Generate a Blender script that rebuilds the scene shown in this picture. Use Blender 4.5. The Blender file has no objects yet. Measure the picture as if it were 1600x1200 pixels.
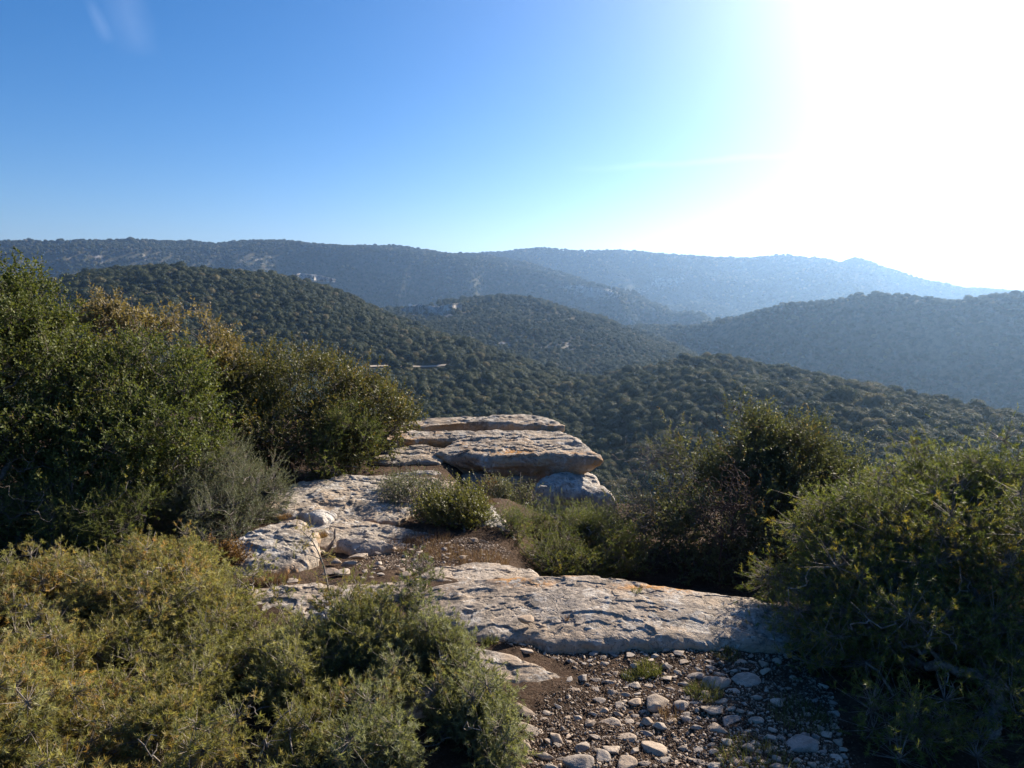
import bpy, math, random
import numpy as np
from math import radians, sin, cos, tan, pi, atan2, hypot

# ------------------------------------------------------------------ camera, world, sun, exposure
SC = bpy.context.scene
EYE = 1.65
PITCH = radians(8.27)
FPX = 1066.0                      # focal length in pixels of a 1600 wide frame
SUN_AZ, SUN_EL = radians(42.0), radians(27.0)
EXPOSURE = 1.4

camd = bpy.data.cameras.new('camera')
camd.sensor_width = 36.0
camd.lens = 36.0 * FPX / 1600.0
camd.clip_start = 0.05
camd.clip_end = 60000.0
cam = bpy.data.objects.new('camera', camd)
SC.collection.objects.link(cam)
cam.location = (0, 0, EYE)
cam.rotation_euler = (pi / 2 - PITCH, 0, 0)
SC.camera = cam

SC.view_settings.view_transform = 'Standard'
SC.view_settings.look = 'None'
SC.view_settings.exposure = EXPOSURE
SC.view_settings.gamma = 1.0
SC.view_settings.use_curve_mapping = False
SC.cycles.max_bounces = 6
SC.cycles.diffuse_bounces = 3
SC.cycles.glossy_bounces = 2
SC.cycles.transmission_bounces = 4
SC.cycles.transparent_max_bounces = 8
SC.cycles.volume_bounces = 1

SUN_DIR = (sin(SUN_AZ) * cos(SUN_EL), cos(SUN_AZ) * cos(SUN_EL), sin(SUN_EL))

world = bpy.data.worlds.new('World')
SC.world = world
world.use_nodes = True
nt = world.node_tree
nt.nodes.clear()
def wn(t, **k):
    n = nt.nodes.new(t)
    for a, b in k.items():
        setattr(n, a, b)
    return n
w_out = wn('ShaderNodeOutputWorld')
w_bg = wn('ShaderNodeBackground')
w_bg.inputs['Strength'].default_value = 0.0500
w_sky = wn('ShaderNodeTexSky', sky_type='NISHITA')
w_sky.sun_disc = False
w_sky.sun_elevation = SUN_EL
w_sky.sun_rotation = SUN_AZ
w_sky.altitude = 600
w_sky.air_density = 1.0
w_sky.dust_density = 0.35
w_sky.ozone_density = 4.0
# the sun's aureole in the hazy winter air, and faint cirrus: functions of the sky direction only
w_tc = wn('ShaderNodeTexCoord')
w_dot = wn('ShaderNodeVectorMath', operation='DOT_PRODUCT')
w_nrm = wn('ShaderNodeVectorMath', operation='NORMALIZE')
nt.links.new(w_tc.outputs['Generated'], w_nrm.inputs[0])
nt.links.new(w_nrm.outputs[0], w_dot.inputs[0])
w_dot.inputs[1].default_value = SUN_DIR
def wmath(op, a, b=None, clamp=False):
    n = wn('ShaderNodeMath', operation=op)
    n.use_clamp = clamp
    for i, v in enumerate((a, b)):
        if v is None: continue
        if isinstance(v, (int, float)): n.inputs[i].default_value = v
        else: nt.links.new(v, n.inputs[i])
    return n.outputs[0]
d0 = wmath('MAXIMUM', w_dot.outputs['Value'], 0.0)
g1 = wmath('MULTIPLY', wmath('POWER', d0, 6.0), 1.5)
g2 = wmath('MULTIPLY', wmath('POWER', d0, 22.0), 11.0)
w_sep = wn('ShaderNodeSeparateXYZ'); nt.links.new(w_nrm.outputs[0], w_sep.inputs[0])
g3 = wmath('MULTIPLY', wmath('MULTIPLY', wmath('POWER', d0, 4.0), 5.0), wmath('POWER', wmath('SUBTRACT', 1.0, wmath('ABSOLUTE', w_sep.outputs[2]), True), 12.0))
gs = wmath('ADD', wmath('ADD', g1, g2), g3)
w_comb = wn('ShaderNodeVectorMath', operation='SCALE')
w_comb.inputs[0].default_value = (1.22, 1.0, 0.86)
nt.links.new(gs, w_comb.inputs['Scale'])
w_add = wn('ShaderNodeVectorMath', operation='ADD')
w_hs = wn('ShaderNodeHueSaturation'); w_hs.inputs['Saturation'].default_value = 1.3
nt.links.new(w_sky.outputs[0], w_hs.inputs['Color']); w_wb = wn('ShaderNodeVectorMath', operation='MULTIPLY'); w_wb.inputs[1].default_value = (1.03, 0.965, 1.06)
nt.links.new(w_hs.outputs[0], w_wb.inputs[0]); nt.links.new(w_wb.outputs[0], w_add.inputs[0])
nt.links.new(w_comb.outputs[0], w_add.inputs[1])
# cirrus: a contrail near the sun side and a thin wisp high on the left
def wband(nvec, width, tvec, t0, t1, amp, nscale):
    """thin streak along a great circle with normal nvec between two directions"""
    a = wn('ShaderNodeVectorMath', operation='DOT_PRODUCT'); nt.links.new(w_nrm.outputs[0], a.inputs[0]); a.inputs[1].default_value = nvec
    nz = wn('ShaderNodeTexNoise'); nz.inputs['Scale'].default_value = nscale; nz.inputs['Detail'].default_value = 5
    nt.links.new(w_nrm.outputs[0], nz.inputs['Vector'])
    nn = wmath('MULTIPLY', wmath('SUBTRACT', nz.outputs[0], 0.5), width * 2.0)
    d = wmath('ABSOLUTE', wmath('ADD', a.outputs['Value'], nn))
    m = wmath('SUBTRACT', 1.0, wmath('DIVIDE', d, width), True)
    b = wn('ShaderNodeVectorMath', operation='DOT_PRODUCT'); nt.links.new(w_nrm.outputs[0], b.inputs[0]); b.inputs[1].default_value = tvec
    s = wmath('MULTIPLY', wmath('SUBTRACT', b.outputs['Value'], t0), 1.0 / (t1 - t0), True)
    e = wmath('MULTIPLY', s, wmath('SUBTRACT', 1.0, s))
    return wmath('MULTIPLY', wmath('MULTIPLY', m, e), wmath('MULTIPLY', nz.outputs[0], amp * 4))

CP, SP = cos(PITCH), sin(PITCH)
def ray(px, py):
    x = (px - 800.0) / FPX
    y = -(py - 600.0) / FPX
    return np.array([x, CP + y * SP, -SP + y * CP])
def _unit(v):
    v = np.array(v, float); return v / np.linalg.norm(v)
def streak(p0, p1, width, amp, nscale):
    a, b = _unit(ray(*p0)), _unit(ray(*p1))
    n = _unit(np.cross(a, b)); t = _unit(b - a)
    return wband(tuple(n), width, tuple(t), float(a @ t), float(b @ t), amp, nscale)
c1 = streak((880, 266), (1330, 236), 0.006, 0.6, 14)
c2 = streak((190, -60), (222, 90), 0.026, 0.42, 9)
c3 = streak((138, -5), (172, 70), 0.009, 0.4, 11)
cs = wmath('ADD', wmath('ADD', c1, c2), c3)
w_cl = wn('ShaderNodeVectorMath', operation='SCALE')
w_cl.inputs[0].default_value = (3.2, 3.1, 2.9)
nt.links.new(cs, w_cl.inputs['Scale'])
w_add2 = wn('ShaderNodeVectorMath', operation='ADD')
nt.links.new(w_add.outputs[0], w_add2.inputs[0])
nt.links.new(w_cl.outputs[0], w_add2.inputs[1])
nt.links.new(w_add2.outputs[0], w_bg.inputs['Color'])
nt.links.new(w_bg.outputs[0], w_out.inputs['Surface'])

sund = bpy.data.lights.new('sun', 'SUN')
sund.energy = 5.0
sund.angle = radians(0.5)
sund.color = (1.0, 0.87, 0.70)
sun = bpy.data.objects.new('sun', sund)
SC.collection.objects.link(sun)
sun.rotation_euler = (pi / 2 - SUN_EL, 0, pi - SUN_AZ)
sun.location = (30, 35, 20)

# ------------------------------------------------------------------ helpers
C = SC.collection
def P(px, py, Y):
    d = ray(px, py); d = d / d[1] * Y
    return np.array([d[0], d[1], d[2] + EYE])
def Pz(px, py, z):
    d = ray(px, py); d = d * ((z - EYE) / d[2])
    return np.array([d[0], d[1], z])
def project(p):
    p = np.asarray(p, float); x, y, z = p[..., 0], p[..., 1], p[..., 2] - EYE
    dep = y * CP - z * SP; up = z * CP + y * SP
    return 800 + FPX * x / dep, 600 - FPX * up / dep, dep

def _hash(ix, iy, iz, seed):
    h = (ix.astype(np.int64) * 73856093) ^ (iy.astype(np.int64) * 19349663) ^ (iz.astype(np.int64) * 83492791) ^ (seed * 2654435761)
    h = (h ^ (h >> 13)) * 1274126177
    h = h ^ (h >> 16)
    return (h & 0xFFFFFF).astype(np.float64) / 0xFFFFFF * 2 - 1
def vnoise(x, y, z=0.0, seed=0):
    x = np.asarray(x, float); y = np.asarray(y, float); z = np.broadcast_to(np.asarray(z, float), x.shape)
    ix, iy, iz = np.floor(x), np.floor(y), np.floor(z)
    fx, fy, fz = x - ix, y - iy, z - iz
    fx = fx * fx * fx * (fx * (fx * 6 - 15) + 10); fy = fy * fy * fy * (fy * (fy * 6 - 15) + 10); fz = fz * fz * fz * (fz * (fz * 6 - 15) + 10)
    r = 0
    for dx in (0, 1):
        for dy in (0, 1):
            for dz in (0, 1):
                w = (fx if dx else 1 - fx) * (fy if dy else 1 - fy) * (fz if dz else 1 - fz)
                r = r + w * _hash(ix + dx, iy + dy, iz + dz, seed)
    return r
def fbm(x, y, z=0.0, octv=4, seed=0, gain=0.5, lac=2.03):
    s, a, t = 0, 1.0, 0
    for k in range(octv):
        f = lac ** k
        s = s + a * vnoise(np.asarray(x) * f + 17.3 * k, np.asarray(y) * f - 9.1 * k, np.asarray(z) * f, seed + k * 31)
        t += a; a *= gain
    return s / t
def ss(a, b, x):
    t = np.clip((np.asarray(x, float) - a) / (b - a), 0, 1)
    return t * t * (3 - 2 * t)

def mk_mesh(name, verts, faces, mat=None, attrs=None, smooth=False):
    """faces: list of int arrays (k,n)"""
    me = bpy.data.meshes.new(name)
    verts = np.asarray(verts, np.float32)
    me.vertices.add(len(verts)); me.vertices.foreach_set('co', verts.ravel())
    if not isinstance(faces, list): faces = [faces]
    faces = [np.asarray(f, np.int32) for f in faces if len(f)]
    tot = sum(f.size for f in faces); npol = sum(len(f) for f in faces)
    me.loops.add(tot); me.polygons.add(npol)
    me.loops.foreach_set('vertex_index', np.concatenate([f.ravel() for f in faces]))
    ls, st = [], 0
    for f in faces:
        ls.append(np.arange(len(f)) * f.shape[1] + st); st += f.size
    me.polygons.foreach_set('loop_start', np.concatenate(ls).astype(np.int32))
    if smooth: me.polygons.foreach_set('use_smooth', np.ones(npol, bool))
    for k, v in (attrs or {}).items():
        a = me.attributes.new(k, 'FLOAT', 'POINT'); a.data.foreach_set('value', np.asarray(v, np.float32))
    me.update(calc_edges=True)
    me.validate()
    if mat: me.materials.append(mat)
    return me
def obj(name, me, parent=None, loc=None):
    o = bpy.data.objects.new(name, me); C.objects.link(o)
    if parent: o.parent = parent
    if loc is not None: o.location = loc
    return o
def tag(o, label=None, cat=None, group=None, kind=None):
    if label: o['label'] = label
    if cat: o['category'] = cat
    if group: o['group'] = group
    if kind: o['kind'] = kind
    return o
def norm(v):
    return v / np.maximum(np.linalg.norm(v, axis=-1, keepdims=True), 1e-9)
def frames(D):
    D = norm(D)
    ref = np.where(np.abs(D[:, 2:3]) > 0.9, np.array([[1., 0, 0]]), np.array([[0, 0, 1.]]))
    e1 = norm(np.cross(ref, D)); e2 = np.cross(D, e1)
    return D, e1, e2
def scatter(tv, tf, pos, X, Y, Z):
    """one copy of a template (m,3) per row of pos, axes X Y Z (already scaled)"""
    N, m = len(pos), len(tv)
    v = pos[:, None, :] + tv[None, :, 0:1] * X[:, None, :] + tv[None, :, 1:2] * Y[:, None, :] + tv[None, :, 2:3] * Z[:, None, :]
    f = (tf[None] + (np.arange(N) * m)[:, None, None]).reshape(-1, tf.shape[1])
    return v.reshape(-1, 3), f
class Acc:
    def __init__(s): s.v, s.f, s.a, s.n = [], {}, {}, 0
    def add(s, v, f, **at):
        s.v.append(v); s.f.setdefault(f.shape[1], []).append(f + s.n); n = len(v)
        for k, x in at.items(): s.a.setdefault(k, []).append(np.broadcast_to(x, (n,)))
        s.n += n
    def mesh(s, name, mat, smooth=False):
        return mk_mesh(name, np.concatenate(s.v), [np.concatenate(x) for x in s.f.values()], mat, {k: np.concatenate(x) for k, x in s.a.items()}, smooth)

# ------------------------------------------------------------------ materials
def new_mat(name):
    m = bpy.data.materials.new(name); m.use_nodes = True
    t = m.node_tree; t.nodes.clear()
    return m, t
class NB:
    def __init__(s, t): s.t = t
    def n(s, ty, **k):
        x = s.t.nodes.new(ty)
        for a, b in k.items(): setattr(x, a, b)
        return x
    def set(s, inp, v):
        if hasattr(v, 'is_linked') or isinstance(v, bpy.types.NodeSocket): s.t.links.new(v, inp)
        elif isinstance(v, (tuple, list)): inp.default_value = (*v, 1.0) if len(inp.default_value) == 4 and len(v) == 3 else v
        else: inp.default_value = v
    def math(s, op, a, b=0.0, clamp=False):
        x = s.n('ShaderNodeMath', operation=op); x.use_clamp = clamp
        s.set(x.inputs[0], a); s.set(x.inputs[1], b); return x.outputs[0]
    def mix(s, f, a, b, mode='MIX'):
        x = s.n('ShaderNodeMix', data_type='RGBA', blend_type=mode)
        s.set(x.inputs[0], f); s.set(x.inputs[6], a); s.set(x.inputs[7], b); return x.outputs[2]
    def noise(s, vec, scale, detail=4, rough=0.55, dist=0.0):
        x = s.n('ShaderNodeTexNoise'); s.set(x.inputs['Scale'], scale); s.set(x.inputs['Detail'], detail)
        s.set(x.inputs['Roughness'], rough); s.set(x.inputs['Distortion'], dist)
        if vec is not None: s.t.links.new(vec, x.inputs['Vector'])
        return x.outputs[0]
    def step(s, v, a, b):
        x = s.n('ShaderNodeMapRange'); x.interpolation_type = 'SMOOTHSTEP'
        s.set(x.inputs[0], v); s.set(x.inputs[1], a); s.set(x.inputs[2], b); return x.outputs[0]
    def attr(s, name):
        x = s.n('ShaderNodeAttribute'); x.attribute_name = name; return x.outputs['Fac']
    def bump(s, h, strength, dist, prev=None):
        x = s.n('ShaderNodeBump'); s.set(x.inputs['Strength'], strength); s.set(x.inputs['Distance'], dist)
        s.t.links.new(h, x.inputs['Height'])
        if prev is not None: s.t.links.new(prev, x.inputs['Normal'])
        return x.outputs[0]
    def pos(s): return s.n('ShaderNodeNewGeometry').outputs['Position']
    def obj(s): return s.n('ShaderNodeTexCoord').outputs['Object']
    def rand(s): return s.n('ShaderNodeObjectInfo').outputs['Random']
    def principled(s, col, rough=0.8, normal=None, spec=0.5):
        x = s.n('ShaderNodeBsdfPrincipled'); s.set(x.inputs['Base Color'], col); s.set(x.inputs['Roughness'], rough)
        s.set(x.inputs['Specular IOR Level'], spec)
        if normal is not None: s.t.links.new(normal, x.inputs['Normal'])
        return x.outputs[0]
    def out(s, sh):
        o = s.n('ShaderNodeOutputMaterial'); s.t.links.new(sh, o.inputs['Surface'])

def rock_mat(name, light=(0.35, 0.31, 0.26), warm=(0.36, 0.285, 0.21), dark=0.75, orange=0.35, white=0.5, sc=1.0):
    m, t = new_mat(name); b = NB(t); p = b.pos()
    big = b.noise(p, 2.2 * sc, 5, 0.6, 0.6)
    col = b.mix(b.step(big, 0.40, 0.60), light, warm)
    mott = b.noise(p, 13 * sc, 5, 0.6, 0.8)
    col = b.mix(b.math('MULTIPLY', b.step(mott, 0.46, 0.60), 0.55), col, tuple(x * 0.50 for x in light))
    # pale crust lichen
    w = b.noise(p, 8.0 * sc, 5, 0.6, 1.2)
    col = b.mix(b.math('MULTIPLY', b.step(w, 0.55, 0.60), white), col, (0.50, 0.49, 0.46))
    # dark lichen blotches, in clusters
    d1 = b.step(b.noise(p, 11.0 * sc, 6, 0.62, 1.0), 0.52, 0.575)
    d2 = b.step(b.noise(p, 2.6 * sc, 3, 0.5), 0.42, 0.58)
    col = b.mix(b.math('MULTIPLY', b.math('MULTIPLY', d1, d2), dark), col, (0.105, 0.092, 0.080))
    sp = b.step(b.noise(p, 55 * sc, 3, 0.55), 0.58, 0.64)
    col = b.mix(b.math('MULTIPLY', sp, 0.7), col, (0.10, 0.088, 0.078))
    # orange lichen, mostly where the attribute says
    oa = b.attr('orange')
    on = b.noise(p, 16 * sc, 4, 0.6, 0.8)
    of = b.math('ADD', b.math('MULTIPLY', oa, 1.0), b.math('MULTIPLY', b.step(b.noise(p, 1.3 * sc, 2), 0.56, 0.70), orange))
    col = b.mix(b.math('MULTIPLY', b.step(on, 0.44, 0.52), of, True), col, (0.40, 0.19, 0.045))
    # ochre broken sides
    sd = b.attr('side')
    sn = b.noise(p, 4.5 * sc, 6, 0.65, 0.5)
    col = b.mix(b.math('MULTIPLY', b.math('MULTIPLY', sd, b.step(sn, 0.40, 0.62)), 0.75), col, (0.37, 0.25, 0.14))
    # thin crevices
    v = b.n('ShaderNodeTexVoronoi', feature='DISTANCE_TO_EDGE'); v.inputs['Scale'].default_value = 1.6 * sc
    wp = b.n('ShaderNodeVectorMath', operation='MULTIPLY_ADD')
    nz = b.n('ShaderNodeTexNoise'); nz.inputs['Scale'].default_value = 3.0; nz.inputs['Detail'].default_value = 5; t.links.new(p, nz.inputs['Vector'])
    t.links.new(nz.outputs['Color'], wp.inputs[0]); wp.inputs[1].default_value = (0.9, 0.9, 0.9); t.links.new(p, wp.inputs[2])
    st = b.n('ShaderNodeVectorMath', operation='MULTIPLY'); t.links.new(wp.outputs[0], st.inputs[0]); st.inputs[1].default_value = (1, 1.7, 4.0)
    t.links.new(st.outputs[0], v.inputs['Vector'])
    crack = b.step(v.outputs['Distance'], 0.0, 0.022)
    cmask = b.step(b.noise(p, 1.9 * sc, 3), 0.50, 0.58)
    crk = b.math('SUBTRACT', 1.0, b.math('MULTIPLY', b.math('SUBTRACT', 1.0, crack), cmask))
    h = b.math('ADD', b.math('MULTIPLY', b.noise(p, 9 * sc, 10, 0.68, 0.4), 1.0), b.math('MULTIPLY', b.noise(p, 45 * sc, 8, 0.7), 0.35))
    pit = b.step(b.noise(p, 26 * sc, 3, 0.5, 0.6), 0.30, 0.44)
    h = b.math('ADD', h, b.math('MULTIPLY', pit, 0.25))
    h = b.math('ADD', h, b.math('MULTIPLY', crk, 0.5))
    nrm = b.bump(h, 1.0, 0.017 / sc)
    b.out(b.principled(col, 0.92, nrm, 0.25))
    return m

def leaf_mat(name, dark, mid, light, accent=(0.2, 0.1, 0.03), rough=0.42, trans=0.35, spec=0.5):
    m, t = new_mat(name); b = NB(t)
    r = b.attr('rnd'); a = b.attr('acc')
    col = b.mix(b.step(r, 0.0, 0.55), dark, mid)
    col = b.mix(b.step(r, 0.55, 1.0), col, light)
    col = b.mix(a, col, accent)
    geo = b.n('ShaderNodeNewGeometry')
    pr = b.principled(col, rough, None, spec)
    tr = b.n('ShaderNodeBsdfTranslucent'); t.links.new(b.mix(1.0, col, (1.5, 1.45, 0.75), 'MULTIPLY'), tr.inputs['Color'])
    mx = b.n('ShaderNodeMixShader'); mx.inputs[0].default_value = trans
    t.links.new(pr, mx.inputs[1]); t.links.new(tr.outputs[0], mx.inputs[2])
    b.out(mx.outputs[0])
    return m
def bark_mat(name, c1=(0.16, 0.14, 0.12), c2=(0.07, 0.06, 0.05)):
    m, t = new_mat(name); b = NB(t); p = b.pos()
    n = b.noise(p, 40, 6, 0.6)
    col = b.mix(b.step(n, 0.35, 0.65), c1, c2)
    b.out(b.principled(col, 0.9, b.bump(b.noise(p, 90, 5), 0.7, 0.004), 0.2))
    return m

M_rock = rock_mat('limestone')
M_rock_front = rock_mat('limestone_foreground', light=(0.35, 0.30, 0.25), warm=(0.33, 0.26, 0.195), dark=0.7, orange=0.05, white=0.45, sc=1.3)
M_rock_pale = rock_mat('limestone_pale', light=(0.43, 0.405, 0.37), warm=(0.41, 0.36, 0.30), dark=0.55, orange=0.12, white=0.7)
def stone_mat():
    m, t = new_mat('field_stone'); b = NB(t); p = b.pos(); r = b.math('FRACT', b.math('ADD', b.rand(), b.attr('rnd')))
    col = b.mix(r, (0.39, 0.335, 0.275), (0.34, 0.26, 0.19))
    col = b.mix(b.math('MULTIPLY', b.step(b.math('FRACT', b.math('MULTIPLY', r, 7.13)), 0.65, 0.95), 0.7), col, (0.22, 0.205, 0.195))
    col = b.mix(b.math('MULTIPLY', b.step(b.noise(p, 24, 4, 0.6, 0.5), 0.47, 0.60), 0.55), col, (0.17, 0.14, 0.115))
    col = b.mix(b.math('MULTIPLY', b.step(b.noise(p, 130, 4, 0.6), 0.58, 0.66), 0.45), col, (0.13, 0.11, 0.095))
    h = b.math('ADD', b.noise(p, 45, 8, 0.65), b.math('MULTIPLY', b.noise(p, 220, 4), 0.25))
    b.out(b.principled(col, 0.9, b.bump(h, 0.9, 0.007), 0.25))
    return m
M_stone = stone_mat()
def soil_mat():
    m, t = new_mat('soil'); b = NB(t); p = b.pos()
    col = b.mix(b.step(b.noise(p, 5, 6, 0.65), 0.35, 0.65), (0.050, 0.032, 0.022), (0.095, 0.062, 0.042))
    col = b.mix(b.math('MULTIPLY', b.step(b.noise(p, 75, 5, 0.7), 0.55, 0.66), 0.6), col, (0.20, 0.16, 0.12))
    col = b.mix(b.math('MULTIPLY', b.step(b.noise(p, 38, 5, 0.7), 0.50, 0.62), 0.7), col, (0.035, 0.024, 0.016))
    h = b.math('ADD', b.noise(p, 30, 8, 0.7), b.math('MULTIPLY', b.noise(p, 110, 6, 0.7), 0.5))
    b.out(b.principled(col, 0.97, b.bump(h, 1.0, 0.03), 0.1))
    return m
M_soil = soil_mat()
def crumb_mat():
    m, t = new_mat('grit'); b = NB(t); r = b.attr('rnd')
    col = b.mix(b.step(r, 0.25, 0.6), (0.10, 0.066, 0.044), (0.25, 0.20, 0.155))
    col = b.mix(b.step(r, 0.75, 1.0), col, (0.30, 0.25, 0.20))
    b.out(b.principled(col, 0.95, b.bump(b.noise(b.pos(), 160, 5), 0.6, 0.004), 0.15))
    return m
M_grit = crumb_mat()

def terrain_mat():
    m, t = new_mat('garrigue_slopes'); b = NB(t); p = b.pos()
    dd = b.n('ShaderNodeVectorMath', operation='LENGTH'); t.links.new(p, dd.inputs[0]); far = b.step(dd.outputs['Value'], 1500.0, 2300.0)
    scrub = b.step(b.noise(p, 0.10, 6, 0.7), 0.40, 0.62)
    col = b.mix(scrub, (0.115, 0.098, 0.064), (0.045, 0.052, 0.026))
    # far canopy: the crowns there are about one pixel
    can = b.noise(p, 0.085, 5, 0.75)
    patch = b.noise(p, 0.006, 4, 0.6)
    fcol = b.mix(b.step(can, 0.35, 0.65), (0.016, 0.024, 0.012), (0.052, 0.056, 0.032))
    fcol = b.mix(b.math('MULTIPLY', b.step(patch, 0.52, 0.66), 0.45), fcol, (0.10, 0.092, 0.066))
    col = b.mix(far, col, fcol)
    ra = b.attr('rock')
    rn = b.noise(p, 0.11, 8, 0.75, 0.8)
    rcol = b.mix(b.step(b.noise(p, 0.25, 6, 0.7), 0.35, 0.65), (0.38, 0.355, 0.32), (0.20, 0.175, 0.15))
    col = b.mix(b.step(b.math('ADD', rn, ra), 0.80, 0.93), col, rcol)
    h = b.math('ADD', b.math('MULTIPLY', can, 1.0), b.math('MULTIPLY', b.noise(p, 0.02, 4), 2.0))
    b.out(b.principled(col, 0.97, b.bump(h, 0.8, 9.0), 0.1))
    return m
M_terrain = terrain_mat()
def crown_mat():
    m, t = new_mat('oak_forest_leaves'); b = NB(t); r = b.rand(); a = b.attr('rnd')
    f = b.math('ADD', b.math('MULTIPLY', r, 0.6), b.math('MULTIPLY', a, 0.4))
    col = b.mix(f, (0.026, 0.037, 0.016), (0.074, 0.084, 0.040))
    col = b.mix(b.step(b.math('FRACT', b.math('MULTIPLY', r, 13.7)), 0.90, 0.96), col, (0.15, 0.13, 0.065))
    pr = b.principled(col, 0.75, None, 0.15)
    tr = b.n('ShaderNodeBsdfTranslucent'); t.links.new(b.mix(1.0, col, (1.3, 1.3, 0.8), 'MULTIPLY'), tr.inputs['Color'])
    mx = b.n('ShaderNodeMixShader'); mx.inputs[0].default_value = 0.2
    t.links.new(pr, mx.inputs[1]); t.links.new(tr.outputs[0], mx.inputs[2]); b.out(mx.outputs[0])
    return m
M_crown = crown_mat()
M_bark = bark_mat('bark_grey')
M_bark_pale = bark_mat('bark_pale', (0.27, 0.24, 0.21), (0.11, 0.095, 0.08))
M_bark_red = bark_mat('bark_red', (0.10, 0.065, 0.055), (0.055, 0.040, 0.036))
M_oak = leaf_mat('holm_oak_leaves', (0.040, 0.054, 0.015), (0.080, 0.100, 0.026), (0.15, 0.17, 0.055), (0.22, 0.16, 0.04), 0.6, 0.32, 0.22)
M_oak2 = leaf_mat('kermes_oak_leaves', (0.046, 0.052, 0.017), (0.085, 0.090, 0.028), (0.15, 0.145, 0.055), (0.25, 0.15, 0.035), 0.55, 0.30, 0.3)
M_oak3 = leaf_mat('dusky_oak_leaves', (0.048, 0.058, 0.026), (0.095, 0.108, 0.050), (0.20, 0.21, 0.12), (0.20, 0.11, 0.03), 0.6, 0.28, 0.2)
M_dry = leaf_mat('autumn_oak_leaves', (0.10, 0.088, 0.042), (0.16, 0.128, 0.060), (0.23, 0.19, 0.09), (0.09, 0.09, 0.03), 0.6, 0.35, 0.3)
M_rust = leaf_mat('rusty_leaves', (0.085, 0.050, 0.024), (0.145, 0.082, 0.034), (0.21, 0.135, 0.055), (0.08, 0.06, 0.03), 0.7, 0.3, 0.2)
M_box = leaf_mat('small_green_leaves', (0.055, 0.062, 0.018), (0.105, 0.110, 0.030), (0.19, 0.185, 0.06), (0.24, 0.15, 0.035), 0.5, 0.32, 0.3)
M_grey = leaf_mat('grey_green_leaves', (0.075, 0.088, 0.052), (0.125, 0.14, 0.080), (0.20, 0.215, 0.13), (0.22, 0.17, 0.06), 0.6, 0.25, 0.3)
M_jun = leaf_mat('juniper_needles', (0.085, 0.093, 0.028), (0.19, 0.19, 0.070), (0.42, 0.40, 0.225), (0.48, 0.27, 0.10), 0.55, 0.42, 0.25)
M_jun_pale = leaf_mat('pale_juniper_needles', (0.075, 0.085, 0.035), (0.16, 0.175, 0.085), (0.34, 0.35, 0.23), (0.42, 0.24, 0.09), 0.55, 0.40, 0.25)
M_jun2 = leaf_mat('juniper_needles_deep_green', (0.042, 0.064, 0.016), (0.105, 0.132, 0.034), (0.23, 0.24, 0.085), (0.34, 0.24, 0.05), 0.55, 0.42, 0.25)
M_grass = leaf_mat('grass_blades', (0.05, 0.06, 0.02), (0.085, 0.10, 0.035), (0.16, 0.16, 0.08), (0.26, 0.21, 0.10), 0.6, 0.35, 0.2)
M_drygrass = leaf_mat('dry_grass_blades', (0.10, 0.06, 0.045), (0.16, 0.10, 0.075), (0.22, 0.16, 0.11), (0.26, 0.21, 0.10), 0.7, 0.25, 0.2)

# ------------------------------------------------------------------ the slopes, valley and mountains: one polar sheet
def poly(*pts): return np.array(pts, float)
FOOT = poly((-700,800,180),(0,760,200),(400,700,225),(600,700,225),(800,745,195),(960,800,175),(1200,800,165),(1600,810,155),(2300,830,150))
L1 = poly((-700,566,560),(-100,506,600),(0,474,620),(60,456,640),(150,433,650),(250,421,650),(360,428,620),(450,443,590),(520,463,550),(600,490,500),(700,530,440),(800,565,400),(880,589,380),(930,597,362),(965,583,355),(1040,570,350),(1110,560,345),(1180,576,330),(1250,592,315),(1350,613,300),(1450,636,285),(1600,673,265),(2300,803,210))
L2 = poly((-700,477,950),(0,482,950),(250,447,1000),(400,457,1000),(500,477,980),(600,493,960),(640,487,940),(700,473,920),(780,471,900),(850,476,880),(920,498,850),(1000,525,800),(1060,549,775),(1090,563,760),(1200,607,760),(1600,697,760),(2300,767,760))
L2C = poly((-700,526,1250),(400,486,1250),(600,506,1250),(800,506,1200),(900,518,1120),(1000,513,1050),(1080,510,980),(1115,506,940),(1170,497,900),(1230,483,880),(1300,476,860),(1350,471,840),(1400,468,820),(1450,471,800),(1500,475,790),(1540,470,780),(1600,466,770),(2300,446,700))
L2B = poly((-700,400,1600),(-100,392,1700),(0,391,1750),(100,389,1750),(200,387,1800),(340,390,1900),(400,381,1950),(440,381,1950),(520,388,1950),(620,391,1950),(700,400,1950),(760,406,1900),(830,421,1850),(900,441,1750),(960,458,1650),(1000,470,1600),(1060,492,1550),(1120,508,1500),(1600,540,1500),(2300,560,1500))
L3 = poly((-700,420,2550),(500,410,2550),(700,400,2550),(760,396,2550),(850,389,2650),(960,393,2650),(1000,395,2650),(1062,400,2650),(1125,405,2650),(1170,408,2650),(1225,403,2650),(1262,406,2600),(1287,406,2550),(1315,412,2550),(1332,405,2550),(1345,407,2550),(1360,412,2550),(1400,427,2500),(1440,440,2450),(1500,452,2450),(1600,462,2450),(2300,470,2450))
L4 = poly((-700,446,11000),(1250,443,11000),(1350,441,11000),(1430,434,11000),(1500,428,11000),(1600,419,11000),(1800,412,11000),(2300,425,11000))
def to_azz(L):
    o = []
    for px, py, r in L:
        d = ray(px, py); h = hypot(d[0], d[1]); o.append((atan2(d[0], d[1]), EYE + r * d[2] / h, r))
    return np.array(o)
def at_az(L, az, dpy=0.0, kr=1.0, dz=0.0):
    A = to_azz(L)
    z = np.interp(az, A[:, 0], A[:, 1]); r = np.interp(az, A[:, 0], A[:, 2])
    # lower the point by dpy pixels seen from the lookout and move it out by kr
    el = (z - EYE) / r - dpy / FPX
    return r * kr, EYE + el * r * kr + dz
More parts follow.
